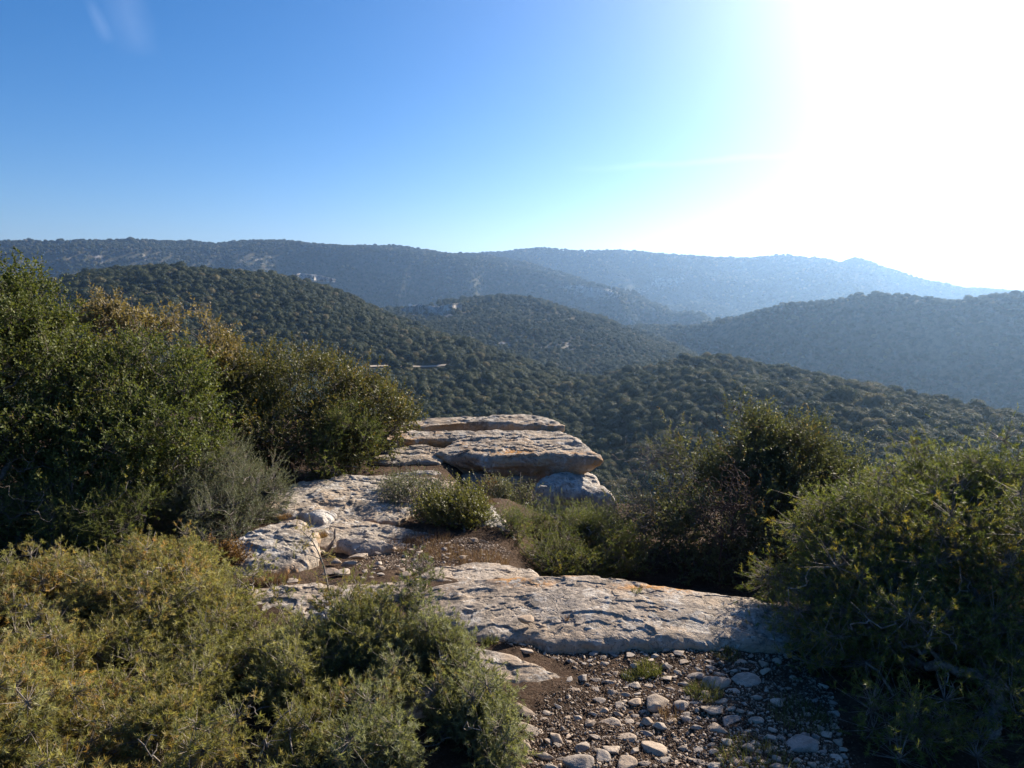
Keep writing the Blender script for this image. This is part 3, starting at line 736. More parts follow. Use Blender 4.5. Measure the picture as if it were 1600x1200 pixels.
# mid distance flat stones
MID = [(562,872,34,14,'pinkish flat stone on the gravel behind the foreground slab'),(545,884,30,12,'pink angular stone leaning on the white boulder pile'),
 (524,876,20,12,'round white stone in the pile right of the white boulder'),(515,895,26,16,'bright white stone at the right foot of the white boulder'),
 (535,898,26,12,'flat white stone lowest in the pile by the white boulder'),(455,908,18,10,'white stone at the foot of the white boulder near the dry grass'),
 (632,898,22,14,'tan stone at the back edge of the flat slab'),(500,862,14,8,'small white stone on the boulder flank near the dead stump')]
for bx, by, bw, bh, lb in MID:
    o, p, w = stone(bx, by, bw, bh, lb); taken.append((p[0], p[1], w * .5))
def inpoly(px, py, pg):
    r = False; n = len(pg); j = n - 1
    for i in range(n):
        xi, yi = pg[i]; xj, yj = pg[j]
        if (yi > py) != (yj > py) and px < (xj - xi) * (py - yi) / (yj - yi) + xi: r = not r
        j = i
    return r
REG_A = [(700,996),(760,998),(870,1004),(1000,1000),(1130,1008),(1235,1018),(1300,1080),(1330,1215),(760,1215),(810,1150),(855,1090),(905,1070),(915,1050),(850,1026),(760,1002)]
REG_B = [(540,895),(555,876),(610,856),(650,846),(740,840),(800,850),(780,888),(690,896),(620,902),(560,905)]
SOIL = [((880,1100),55,28),((960,1040),30,12),((1165,1015),60,14),((860,1015),40,8),((1240,1090),60,60)]
rp = random.Random(7)
def pack(reg, sizes, bbox, group_fn, zoff=0):
    for rad in sizes:
        for _ in range(60):
            px = rp.uniform(bbox[0], bbox[2]); py = rp.uniform(bbox[1], bbox[3])
            if not inpoly(px, py, reg): continue
            if any(((px - s[0][0]) / s[1]) ** 2 + ((py - s[0][1]) / s[2]) ** 2 < 1 for s in SOIL) and rp.random() < .85: continue
            p = Pz(px, py, 0 if zoff == 0 else zoff)
            if any(hypot(p[0] - a, p[1] - b) < (rad + c) * .86 for a, b, c in taken): continue
            taken.append((p[0], p[1], rad))
            dep = project(p)[2]
            lb, gr = group_fn(px, py)
            stone(px, py, 2 * rad * FPX / dep, rp.uniform(.9, 1.4) * rad * FPX / dep, lb, gr)
            break
def ga(px, py):
    if px > 1010 + (1200 - py) * 0.9 + 0: return 'small grey stone among those lying in the shade of the right juniper', 'shaded stones'
    if py < 1045: return 'small pale stone in the scatter along the foot of the foreground slab', 'stones along the slab foot'
    return 'small tan stone among the sunlit ones in the middle of the gravel', 'sunlit gravel stones'
sizes = sorted([rp.choice([.026, .022, .019, .016]) * rp.uniform(.85, 1.15) for _ in range(205)], reverse=True)
pack(REG_A, sizes, (690, 990, 1330, 1210), ga)
sizes = sorted([rp.uniform(.011, .026) for _ in range(50)], reverse=True)
pack(REG_B, sizes, (540, 845, 765, 905), lambda a, b: ('small pale stone in the gravel patch behind the flat slab', 'stones in the middle patch'), -.1)
# grit: crumbs nobody could count
def pebbles():
    rg = np.random.default_rng(19); acc = Acc(); pos, sc = [], []
    for reg, bb, n, z0, hi in ((REG_A, (690, 990, 1330, 1215), 1150, 0, .0125), (REG_B, (530, 830, 810, 908), 520, -.12, .012)):
        k = 0; tries = 0
        while k < n and tries < n * 40:
            tries += 1
            px, py = rg.uniform(bb[0], bb[2]), rg.uniform(bb[1], bb[3])
            if not inpoly(px, py, reg): continue
            if any(((px - q[0][0]) / q[1]) ** 2 + ((py - q[0][1]) / q[2]) ** 2 < 1 for q in SOIL) and rg.random() < .75: continue
            p = Pz(px, py, z0); rad = .0045 + (hi - .0045) * rg.random() ** 1.3
            if any(hypot(p[0] - a, p[1] - b) < (rad + c) * .8 for a, b, c in taken): continue
            taken.append((p[0], p[1], rad)); pos.append(p[:2]); sc.append(rad); k += 1
    pos = np.array(pos); sc = np.array(sc); p3 = np.c_[pos, G(pos[:, 0], pos[:, 1]) + sc * .15]; N = len(p3)
    for k in range(10):
        v = stone_shape(ICO2, rg) * [1, .8, .6]; v /= np.abs(v[:, 0]).max(); m = np.arange(N) % 10 == k
        a = rg.random(m.sum()) * 6.28; X = np.stack([np.cos(a), np.sin(a), rg.normal(size=len(a)) * .15], 1); X, Y, Z = norm(X), None, None
        Z = norm(np.array([[0, 0, 1.]]) + rg.normal(size=X.shape) * .2); Y = norm(np.cross(Z, X)); Z = np.cross(X, Y); s = sc[m][:, None]
        a, f = scatter(v, ICO2F, p3[m], X * s, Y * s * rg.uniform(.7, 1.1, s.shape), Z * s * rg.uniform(.8, 1.2, s.shape))
        acc.add(a, f, rnd=np.repeat(rg.random(m.sum()), len(v)))
    tag(obj('pebbles', acc.mesh('pebbles', M_stone, True)), 'small angular limestone pebbles packed between the larger stones', 'pebbles', kind='stuff')
pebbles()
def grit():
    rg = np.random.default_rng(9); acc = Acc(); pos, sc = [], []
    for reg, bb, n, z0 in ((REG_A, (640, 985, 1340, 1215), 9000, 0), (REG_B, (530, 830, 810, 908), 6500, -.12)):
        k = 0
        while k < n:
            px, py = rg.uniform(bb[0], bb[2]), rg.uniform(bb[1], bb[3])
            if not inpoly(px, py, reg): continue
            p = Pz(px, py, z0); pos.append((p[0], p[1])); sc.append(.0020 + .006 * rg.random() ** 3.0); k += 1
    pos = np.array(pos); sc = np.array(sc); z = G(pos[:, 0], pos[:, 1])
    p3 = np.c_[pos, z + sc * .3]
    N = len(p3); v0, f0 = ico(1)
    M = 30000; q = np.repeat(p3, 3, 0)[rg.permutation(3 * N)[:M]] + rg.normal(size=(min(M, 3 * N), 3)) * [.03, .03, 0]; M = len(q)
    q[:, 2] = G(q[:, 0], q[:, 1]) + .002; X, Y, Z = frames(rg.normal(size=(M, 3))); sz = rg.uniform(.0014, .0042, (M, 1))
    a, f = scatter(v0 * [1, .8, .7], f0, q, X * sz, Y * sz, Z * sz); acc.add(a, f, rnd=np.repeat(rg.random(M) * .55, len(v0)))
    for k in range(6):
        v = stone_shape(ICO1, rg, 8, 10) * [1, .8, .65]; m = np.arange(N) % 6 == k
        X, Y, Z = frames(rg.normal(size=(m.sum(), 3)))
        s = sc[m][:, None]
        a, f = scatter(v, ICO1F, p3[m], X * s, Y * s, Z * s)
        acc.add(a, f, rnd=np.repeat(rg.random(m.sum()), len(v)))
    o = obj('gravel', acc.mesh('gravel', M_grit, True)); tag(o, 'fine grit and crumbs of brown soil between the stones', 'gravel', kind='stuff')
grit()

# ------------------------------------------------------------------ shrubs
LEAF_V = np.array([(0, 0, 0), (.35, .27, .06), (.75, .21, .05), (1, 0, -.04), (.75, -.21, .05), (.35, -.27, .06)], float)
LEAF_F = np.array([(0, 1, 2, 3), (0, 3, 4, 5)])
NEED_V = np.array([(0, -.075, 0), (1, 0, 0), (0, .085, 0)], float); NEED_F = np.array([(0, 1, 2)])
STICK_V = np.array([(0, .5, 0), (0, -.25, .43), (0, -.25, -.43), (1, .15, 0), (1, -.1, .13), (1, -.1, -.13)], float)
STICK_F = np.array([(0, 1, 4, 3), (1, 2, 5, 4), (2, 0, 3, 5)])
def ell(px, py, Y, rx, ry, rd):
    c = P(px, py, Y); s = project(c)[2] / FPX
    return (c, np.array([rx * s, rd, ry * s]))
def sample_crown(ells, n, rng, lo=.55, hi=1.0, gapf=2.2, gap=-.25, zmin=None, seed=0):
    w = np.array([(e[1][0] * e[1][1] * e[1][2]) ** (2 / 3) for e in ells]); w /= w.sum()
    out, nrm_ = [], []
    while sum(map(len, out)) < n:
        k = rng.choice(len(ells), size=n, p=w)
        c = np.array([e[0] for e in ells])[k]; r = np.array([e[1] for e in ells])[k]
        d = norm(rng.normal(size=(n, 3)))
        rad = (lo ** 3 + (hi ** 3 - lo ** 3) * rng.random(n)) ** (1 / 3)
        rad = rad * (1 + .36 * fbm(d[:, 0] * 2 + k * 3.1, d[:, 1] * 2, d[:, 2] * 2, 3, seed))
        p = c + d * r * rad[:, None]
        ok = np.ones(n, bool)
        for e in ells:                              # deep inside another lobe: skip most
            q = np.linalg.norm((p - e[0]) / e[1], axis=1)
            ok &= (q > .5) | (rng.random(n) < .12)
        ok &= fbm(p[:, 0] * gapf, p[:, 1] * gapf, p[:, 2] * gapf, 2, seed + 3) > gap
        if zmin is not None: ok &= p[:, 2] > zmin
        ok &= p[:, 2] > G(p[:, 0], p[:, 1]) + .02
        out.append(p[ok]); nrm_.append(norm(d / r)[ok])
    return np.concatenate(out)[:n], np.concatenate(nrm_)[:n]
def grow(bases, tips, rng, wob=.25, step=.07):
    """branch skeleton: every tip joined to the nearest earlier node"""
    nodes = [np.array(b, float) for b in bases]; par = [-1] * len(nodes)
    b0 = np.mean(np.array(bases), 0)
    order = np.argsort(np.linalg.norm(tips - b0, axis=1))
    arr = np.zeros((len(nodes) + len(tips) * 24 + 10, 3)); arr[:len(nodes)] = nodes; n = len(nodes)
    plen = np.zeros(len(arr))
    for i in order:
        t = tips[i]
        d = np.linalg.norm(arr[:n] - t, axis=1)
        j = int(np.argmin(d + .35 * plen[:n] * 0 + .6 * np.maximum(0, arr[:n, 2] - t[2])))
        L = d[j]; k = int(np.clip(math.ceil(L / step), 1, 20))
        a = arr[j]; q = j
        off = rng.normal(size=3) * L * wob * .5; off[2] -= L * .10
        for s in range(1, k + 1):
            u = s / k
            p = a + (t - a) * u + off * math.sin(pi * u) + rng.normal(size=3) * .006 * (u < 1)
            if n >= len(arr): break
            arr[n] = p; par.append(q); plen[n] = plen[q] + np.linalg.norm(p - arr[q]); q = n; n += 1
    return arr[:n], np.array(par)
def tubes(arr, par, r0, sides=5, rmin=.0012, power=.46):
    n = len(arr); cnt = np.ones(n)
    for i in range(n - 1, -1, -1):
        if par[i] >= 0: cnt[par[i]] += cnt[i] * 1.0
    has = np.zeros(n); 
    leafc = np.zeros(n); kids = np.zeros(n, int)
    for i in range(n):
        if par[i] >= 0: kids[par[i]] += 1
    leafc[kids == 0] = 1
    for i in range(n - 1, -1, -1):
        if par[i] >= 0: leafc[par[i]] += leafc[i]
    r = np.maximum(rmin, r0 * (leafc / leafc.max()) ** power)
    m = par >= 0
    a, b = arr[par[m]], arr[m]; ra = np.minimum(r[par[m]], r[m] * 1.35); rb = r[m]
    D, e1, e2 = frames(b - a)
    th = np.arange(sides) * 2 * pi / sides
    ring = np.cos(th)[None, :, None] * e1[:, None] + np.sin(th)[None, :, None] * e2[:, None]
    A = a[:, None] + ring * ra[:, None, None] - D[:, None] * ra[:, None, None] * .3; B = b[:, None] + ring * rb[:, None, None]
    v = np.concatenate([A, B], 1).reshape(-1, 3); k = np.arange(sides); k2 = (k + 1) % sides
    f = np.stack([k, k2, k2 + sides, k + sides], 1)
    f = (f[None] + (np.arange(len(a)) * 2 * sides)[:, None, None]).reshape(-1, 4)
    return v, f
def shoots(acc, sacc, p0, D, L, K, rng, kind, leaf, ang=(35, 75), bend=.25, acc_f=None, stick=.0018, rnd_bias=None):
    """p0 (N,3) starts, D directions, L lengths; K leaves (or whorls of three needles) each"""
    N = len(p0); D, e1, e2 = frames(D)
    bv = rng.normal(size=(N, 3)) * bend + np.array([0, 0, bend * (.8 if kind == 'leaf' else .3)])
    per = 3 if kind == 'needle' else 1
    T = (np.arange(K)[None] + rng.random((N, K)) * .5) / K
    if kind == 'needle': T = np.repeat(T, 3, axis=1)
    KK = T.shape[1]
    phi = np.tile(np.arange(KK) * (2 * pi / 3 if kind == 'needle' else 2.4) + (np.repeat(np.arange(K), 3)[:KK] * .6 if kind == 'needle' else 0), (N, 1)) + rng.random((N, 1)) * 6.28 + rng.normal(size=(N, KK)) * .25
    al = np.radians(rng.uniform(ang[0], ang[1], (N, KK)) * (1 - .35 * T))
    base = p0[:, None] + D[:, None] * (L[:, None] * T)[..., None] + bv[:, None] * (L[:, None] * T ** 2)[..., None]
    tan_ = norm(D[:, None] + 2 * bv[:, None] * T[..., None])
    rad = np.cos(phi)[..., None] * e1[:, None] + np.sin(phi)[..., None] * e2[:, None]
    ld = norm(tan_ * np.cos(al)[..., None] + rad * np.sin(al)[..., None])
    nn = norm(tan_ * np.sin(al)[..., None] - rad * np.cos(al)[..., None] + rng.normal(size=ld.shape) * (.15 if kind == 'needle' else .5))
    sd = norm(np.cross(nn, ld)); nn = np.cross(ld, sd)
    sz = leaf * rng.uniform(.7, 1.2, (N, KK)) * (1 - .3 * T)
    if kind == 'needle': tv, tf = NEED_V, NEED_F
    else: tv, tf = LEAF_V, LEAF_F
    s = sz.reshape(-1, 1)
    v, f = scatter(tv, tf, base.reshape(-1, 3), ld.reshape(-1, 3) * s, sd.reshape(-1, 3) * s, nn.reshape(-1, 3) * s)
    shr = rng.random((N, 1)) if rnd_bias is None else np.clip(rnd_bias[:, None] + rng.normal(size=(N, 1)) * .12, 0, 1)
    rnd = np.clip(shr * .55 + rng.random((N, KK)) * .45 + .12 * (T - .5), 0, 1)
    ac = np.zeros((N, KK)) if acc_f is None else acc_f[:, None] * (np.clip(T * 1.6 - .25, 0, 1) if kind == 'leaf' else np.clip(1.3 - T, .2, 1)) * rng.uniform(.5, 1, (N, KK))
    acc.add(v, f, rnd=np.repeat(rnd.ravel(), len(tv)), acc=np.repeat(ac.ravel(), len(tv)))
    # the twig itself, in two pieces
    mid = p0 + D * (L * .5)[:, None] + bv * (L * .25)[:, None]; end = p0 + D * L[:, None] + bv * L[:, None]
    for a, b, w in ((p0, mid, stick), (mid, end, stick * .7)):
        X = b - a; _, q1, q2 = frames(X)
        v, f = scatter(STICK_V, STICK_F, a, X, q1 * w, q2 * w)
        sacc.add(v, f)
def shrub(name, label, cat, ells, bases, clumps, per, mat, bark, seed, kind='leaf', leaf=.026, K=11, slen=(.07, .14), crad=.09,
          lo=.55, gap=-.25, gapf=2.2, r0=.02, accent=0.0, up=.5, dead=0, deadlen=.25, ang=(35, 75), group=None, bend=.25, extra=None, zmin=None):
    rng = np.random.default_rng(seed)
    tips, nr = sample_crown(ells, clumps, rng, lo=lo, gap=gap, gapf=gapf, seed=seed, zmin=zmin)
    bases = np.array([Pz(b[0], b[1], -.1) if len(b) == 2 else P(*b) for b in bases], float)
    for b in bases: b[2] = top_z(b[0], b[1]) - .03
    sp = rng.random(len(tips)) < (.14 if kind == 'needle' else .08)          # odd shoots that stand out of the outline
    tips[sp] += norm(nr[sp] + [0, 0, .7]) * rng.uniform(.04, .15, (sp.sum(), 1))
    if extra is not None:
        et = np.array([P(*e) for e in extra]); tips = np.vstack([tips, et]); nr = np.vstack([nr, np.tile([0, 0, 1.], (len(et), 1))])
    root = bpy.data.objects.new(name, None); C.objects.link(root)
    org = np.array(bases[0]); root.location = tuple(org)
    tag(root, label, cat, group)
    arr, par = grow(bases, tips, rng)
    fol, br = Acc(), Acc()
    v, f = tubes(arr, par, r0); br.add(v, f)
    n = len(tips)
    # shoots of each clump fan out from its tip
    k = np.repeat(np.arange(n), per)
    D0 = norm(nr[k] * .7 + rng.normal(size=(len(k), 3)) * .75 + np.array([0, 0, up]))
    off = rng.normal(size=(len(k), 3)) * crad * .6 + D0 * (rng.random((len(k), 1)) * crad)
    p0 = tips[k] + off
    p0[:, 2] = np.maximum(p0[:, 2], G(p0[:, 0], p0[:, 1]) + .01)
    L = rng.uniform(slen[0], slen[1], len(k))
    cb = rng.random(n)
    af = None
    if accent > 0:
        ca = np.clip(fbm(tips[:, 0] * 3, tips[:, 1] * 3, tips[:, 2] * 3, 2, seed + 8) * 1.2 + accent, 0, 1)
        af = np.clip(ca[k] * rng.uniform(.3, 1.5, len(k)), 0, 1) * (rng.random(len(k)) < .25 + accent)
    shoots(fol, br, p0, D0, L, K, rng, kind, leaf, ang=ang, acc_f=af, rnd_bias=cb[k] * .8 + .1, bend=bend, stick=.0014 if kind == 'needle' else .0022)
    # fine twig from clump tip to shoot
    X = p0 - tips[k]; _, q1, q2 = frames(X + 1e-6)
    v, f = scatter(STICK_V, STICK_F, tips[k], X, q1 * .003, q2 * .003); br.add(v, f)
    if dead:
        dt, dn = sample_crown(ells, dead, rng, lo=.75, hi=1.1, gap=-1, seed=seed + 50, zmin=zmin)
        dt = dt + norm(dn + [0, 0, .6]) * rng.uniform(.2, 1, (dead, 1)) * deadlen
        dist = np.linalg.norm(arr[None] - dt[:, None], axis=2); dist[:, :len(bases)] += 9; src = arr[np.argsort(dist, 1)[np.arange(dead), rng.integers(2, 30, dead)]]
        for q in range(dead):
            a2, p2 = grow([src[q]], np.vstack([dt[q:q + 1], dt[q] + rng.normal(size=(4, 3)) * deadlen * .35]), rng, .3, .03)
            v, f = tubes(a2, p2, .0026, 4, .0010); br.add(v, f)
    def sh(A, nm, m):
        me = A.mesh(nm, m); co = np.empty(len(me.vertices) * 3, np.float32); me.vertices.foreach_get('co', co)
        co = co.reshape(-1, 3) - org.astype(np.float32); me.vertices.foreach_set('co', co.ravel()); me.update(); return obj(nm, me, root)
    sh(fol, 'foliage', mat); sh(br, 'branches', bark)
    return root

# left background shrubs
shrub('holm_oak_shrub', 'tall dark holm oak bush at the left edge, reaching above the forest slope', 'shrub',
      [ell(-60,560,4.9,125,125,.55), ell(20,530,5.1,48,92,.4), ell(40,660,4.9,105,130,.5), ell(-20,760,4.6,140,120,.5), ell(90,590,5.1,45,60,.35)],
      [(30,850),(60,850),(-20,860)], 520, 12, M_oak, M_bark, 1, leaf=.029, r0=.03, lo=.5, accent=.05, dead=14, gap=-.2)
shrub('holm_oak_shrub', 'dark green holm oak bush with bare twigs, second from the left edge', 'shrub',
      [ell(235,600,5.3,80,72,.45), ell(180,660,5.1,80,90,.5), ell(270,690,5.1,62,100,.45), ell(170,760,4.9,120,90,.5), ell(120,620,5.2,50,60,.4)],
      [(200,840),(240,840),(160,850)], 580, 12, M_oak, M_bark, 2, leaf=.029, r0=.03, lo=.5, accent=.05, dead=26, gap=-.2)
shrub('small_oak_tree', 'thin oak with yellow-brown autumn leaves rising behind the green bushes', 'tree',
      [ell(225,524,6.9,68,32.4,0.35), ell(300,528,6.9,40.8,32.4,0.3), ell(180,504,6.9,32.3,19.8,0.25), ell(340,576,6.7,29.75,31.5,0.3), ell(280,576,6.8,59.5,36,0.3)],
      [(270,740)], 190, 6, M_dry, M_bark_pale, 3, leaf=.040, K=8, r0=.028, lo=.3, gap=-.1, dead=24, up=.6, crad=.10)
shrub('oak_shrub', 'wide rounded kermes oak bush with bronzed tips, left of the rock platform', 'shrub',
      [ell(400,598,6.9,66,64,.5), ell(480,620,6.8,85,66,.55), ell(560,648,6.7,66,46,.45), ell(440,680,6.4,110,50,.5), ell(528,696,6.4,60,36,.4), ell(600,662,6.7,34,36,.3), ell(360,640,6.6,60,80,.4)],
      [(450,740),(500,742),(400,745),(550,738)], 560, 11, M_oak2, M_bark, 4, leaf=.030, r0=.025, lo=.5, accent=.22, dead=22, gap=-.3)
shrub('juniper_bush', 'small bright green juniper at the right foot of the wide oak bush', 'shrub',
      [ell(550,690,6.1,36,38,.2), ell(530,722,6.0,44,22,.2), ell(558,715,6.1,22,26,.15)], [(545,742)], 120, 16, M_jun2, M_bark, 5, kind='needle', leaf=.020, K=9, slen=(.06, .11), crad=.06, r0=.012, up=.2)
shrub('red_twig_shrub', 'low shrub with bare reddish twigs under the wide oak bush', 'shrub',
      [ell(440,705,6.1,45,26,.2), ell(475,715,6.1,30,20,.2)], [(440,742),(465,742)], 60, 3, M_rust, M_bark_red, 6, leaf=.022, K=4, dead=26, deadlen=.16, r0=.008, lo=.4)
shrub('juniper_bush', 'grey-green juniper spilling onto the bedrock at the right of the dark bushes', 'shrub',
      [ell(362,750,5.1,38,46,.25), ell(410,782,5.0,38,38,.25), ell(350,810,4.7,55,40,.3), ell(300,780,4.9,50,50,.3)],
      [(380,835),(340,850),(410,825)], 260, 16, M_grey, M_bark_pale, 7, kind='needle', leaf=.019, K=9, slen=(.05, .10), crad=.06, r0=.014, up=.5, dead=12, deadlen=.12)
shrub('juniper_bush', 'shaded green juniper below the left oaks, behind the front junipers', 'shrub',
      [ell(220,815,4.5,90,42,.3), ell(90,820,4.4,90,45,.3), ell(300,850,4.3,45,30,.25), ell(0,830,4.3,70,40,.3)],
      [(200,870),(80,880),(290,880)], 360, 15, M_jun2, M_bark, 8, kind='needle', leaf=.018, K=10, slen=(.05, .11), crad=.07, r0=.014, up=.4, dead=10)
shrub('dry_shrub', 'small rusty leaved shrub between the front junipers and the white boulder', 'shrub',
      [ell(340,866,4.0,28,20,.12), ell(365,880,4.0,16,12,.08)], [(345,890)], 70, 6, M_rust, M_bark_red, 9, leaf=.018, K=7, slen=(.04, .07), crad=.035, r0=.005)
# middle shrubs
shrub('grey_shrub', 'open grey twiggy shrub with yellow-green leaves in front of the platform', 'shrub',
      [ell(640,775,5.5,42,26,.22), ell(625,800,5.3,32,20,.2), ell(690,785,5.5,26,24,.18)], [(645,822),(665,820)], 130, 5, M_grey, M_bark_pale, 10, leaf=.019, K=7, slen=(.05, .10), crad=.05, r0=.010, lo=.35, dead=34, deadlen=.10, accent=.3)
shrub('box_shrub', 'small green leafy shrub with upright shoots, right beside the open grey shrub', 'shrub',
      [ell(705,812,5.0,46,26,.22), ell(735,815,5.0,24,20,.15), ell(680,828,4.9,28,18,.15)], [(700,848),(720,848)], 130, 8, M_box, M_bark, 11, leaf=.022, K=10, slen=(.06, .12), crad=.05, r0=.009, lo=.4, up=1.0, accent=.12)
shrub('grey_shrub', 'little shrub growing in the dark hollow below the overhanging slab', 'shrub',
      [ell(800,785,5.9,32,22,.18), ell(775,780,6.0,18,22,.12), ell(825,772,6.0,12,16,.1)], [(800,812)], 80, 6, M_grey, M_bark_pale, 12, leaf=.020, K=8, slen=(.06, .10), crad=.05, r0=.008, lo=.4, accent=.35, up=.8, dead=10, deadlen=.1)
shrub('rusty_plant', 'rust coloured plant left of the little shrub in the dark hollow', 'plant',
      [ell(765,775,6.1,12,18,.1)], [(766,800)], 24, 4, M_rust, M_bark_red, 13, leaf=.020, K=6, slen=(.05, .08), crad=.03, r0=.005, up=1.0)
shrub('juniper_bush', 'low spreading juniper behind the middle of the foreground slab', 'shrub',
      [ell(845,852,5.1,66,32,.28), ell(905,846,5.2,56,34,.3), ell(825,826,5.3,34,20,.2), ell(945,858,5.0,42,40,.25), ell(800,872,4.7,30,24,.14), ell(795,838,4.9,34,34,.2), ell(870,878,4.7,60,24,.2)],
      [(850,900,4.95),(900,902,4.95),(940,900,4.95),(800,890,4.8)], 400, 13, M_jun2, M_bark_pale, 14, kind='needle', leaf=.019, K=8, slen=(.04, .08), crad=.06, r0=.010, lo=.4, up=.5, accent=.12, dead=20, deadlen=.08, gap=-.15)
# right shrubs
shrub('kermes_oak_shrub', 'dusky glossy oak bush with bare twigs behind the right end of the foreground slab', 'shrub',
      [ell(1160,705,5.6,64,50,.4), ell(1095,765,5.5,60,60,.45), ell(1205,780,5.5,85,72,.5), ell(1120,850,5.2,125,70,.45), ell(1285,775,5.7,70,58,.4), ell(1225,725,5.7,60,48,.4), ell(985,850,5.2,40,50,.3), ell(1250,860,5.2,80,62,.4), ell(1035,830,5.3,55,66,.3)],
      [(1130,925,5.4),(1170,925,5.45),(1080,920,5.3),(1220,925,5.4)], 760, 10, M_oak3, M_bark, 15, leaf=.027, r0=.024, lo=.45, accent=.10, dead=60, deadlen=.2, gap=-.15, gapf=2.8, slen=(.07, .15))
shrub('bare_shrub', 'nearly leafless grey shrub at the left side of the dusky oak bush', 'shrub',
      [ell(1010,760,5.5,32,46,.2), ell(990,830,5.4,30,50,.2), ell(1045,735,5.5,24,36,.2)], [(1000,895,5.35),(1020,895,5.4)], 150, 3, M_oak3, M_bark_pale, 16, leaf=.020, K=6, dead=60, deadlen=.15, r0=.010, lo=.3, up=1.0)
shrub('red_twig_shrub', 'thin shrub of long reddish stems in front of the dusky oak bush', 'shrub',
      [ell(1125,800,4.75,40,50,.12), ell(1150,770,4.8,30,50,.1)], [(1110,915,4.8),(1135,915,4.8),(1150,915,4.85)], 22, 2, M_rust, M_bark_red, 17, leaf=.015, K=4, dead=50, deadlen=.14, r0=.006, lo=.2, up=1.0)
shrub('juniper_bush', 'big spreading juniper with sunlit tips filling the right side of the foreground', 'shrub',
      [ell(1470,790,3.4,95,58,.32), ell(1370,850,3.2,80,70,.32), ell(1570,800,3.3,80,70,.35), ell(1500,900,3.0,130,100,.4), ell(1620,930,2.9,130,130,.4), ell(1340,960,2.9,75,90,.3),
       ell(1440,1040,2.7,130,110,.32), ell(1580,1100,2.5,150,120,.3), ell(1320,1060,2.7,60,60,.2), ell(1290,860,3.3,42,44,.2), ell(1215,905,3.25,20,16,.1), ell(1420,1170,2.3,120,60,.2)],
      [(1480,1180),(1420,1160),(1540,1190),(1400,1120)], 1300, 27, M_jun2, M_bark_pale, 18, kind='needle', leaf=.021, K=6, slen=(.014, .040), crad=.08, r0=.028, lo=.45, up=.25, accent=.14, dead=40, deadlen=.14, gap=-.15, gapf=3.6, ang=(25, 90),
      extra=[(1445,718,3.5),(1500,725,3.4),(1395,740,3.3),(1590,725,3.4),(1205,890,3.2),(1340,765,3.4)])
shrub('kermes_oak_shrub', 'green oak bush standing past the right juniper at the edge of view', 'shrub',
      [ell(1900,760,3.9,110,90,.5), ell(1800,850,3.8,80,80,.4), ell(2050,860,3.7,120,110,.5)], [(1900,960),(1960,960)], 300, 10, M_oak2, M_bark, 24, leaf=.028, r0=.02, lo=.5)
# front left junipers
JK = dict(kind='needle', leaf=.0215, K=7, slen=(.012, .032), crad=.052, bend=.3, ang=(20, 95))
shrub('juniper_bush', 'broad juniper with orange-brown tips covering the left foreground, backmost of the front ones', 'shrub',
      [ell(140,1035,2.75,120,34,.25), ell(60,954,3.2,110,47.6,0.35), ell(210,939,3.3,110,52.7,0.35), ell(320,969,3.2,70,52.7,0.3), ell(230,1014,2.95,80,34,0.25), ell(-60,1004,3,80,68,0.35), ell(270,889,3.6,60,22.1,0.2)],
      [(150,1040),(60,1050),(260,1040)], 780, 25, M_jun, M_bark_pale, 20, r0=.016, lo=.45, up=.15, accent=.32, dead=16, deadlen=.1, gap=-.08, gapf=5.5, **JK)
shrub('juniper_bush', 'pale green juniper sprawling over the smooth rock tongue in the front centre', 'shrub',
      [ell(745,1140,2.35,52,46,.18), ell(690,1062,2.6,64,34,.18), ell(640,1074,2.6,76,40.32,0.22), ell(690,1144,2.4,80.75,40.32,0.2), ell(590,1144,2.4,85.5,54.72,0.25), ell(500,1064,2.7,66.5,33.12,0.25), ell(720,1190,2.15,76,33.12,0.18), ell(600,1200,2.1,104.5,43.2,0.2), ell(570,1012,2.8,53.2,15.84,0.2)],
      [(600,1180),(560,1150),(640,1150)], 640, 27, M_jun_pale, M_bark_pale, 21, r0=.014, lo=.45, up=.15, accent=.12, dead=20, deadlen=.1, gap=-.02, gapf=5.5,
      extra=[(655,892,2.95),(640,915,2.9),(660,930,2.85),(625,935,2.85),(650,955,2.8),(560,948,2.9),(590,955,2.85),(630,975,2.8),(670,905,2.95)], **JK)
shrub('juniper_bush', 'juniper branch mass between the left one and the centre one, with orange tips', 'shrub',
      [ell(560,1000,2.75,70,22,.2), ell(390,1034,2.8,75,42,0.25), ell(350,1104,2.5,90,45,0.25), ell(440,1134,2.4,80,60,0.25), ell(400,1204,2.1,110,34.5,0.2)],
      [(400,1160),(380,1130)], 440, 27, M_jun, M_bark_pale, 22, r0=.013, lo=.45, up=.15, accent=.18, dead=14, deadlen=.1, gap=0, gapf=5.5, **JK)
shrub('juniper_bush', 'nearest juniper sprays at the bottom left corner over dark ground', 'shrub',
      [ell(190,1085,2.4,90,26,.2), ell(20,1110,2.15,62,40,.15), ell(150,1180,2.0,95,36,.15), ell(290,1160,2.1,80,46,.18), ell(-60,1160,2.0,80,60,.2), ell(10,1070,2.5,60,30,.2)],
      [(120,1230),(40,1220),(250,1230)], 400, 27, M_jun, M_bark_pale, 23, r0=.012, lo=.4, up=.15, accent=.3, dead=12, deadlen=.1, gap=0, gapf=5.5, **JK)
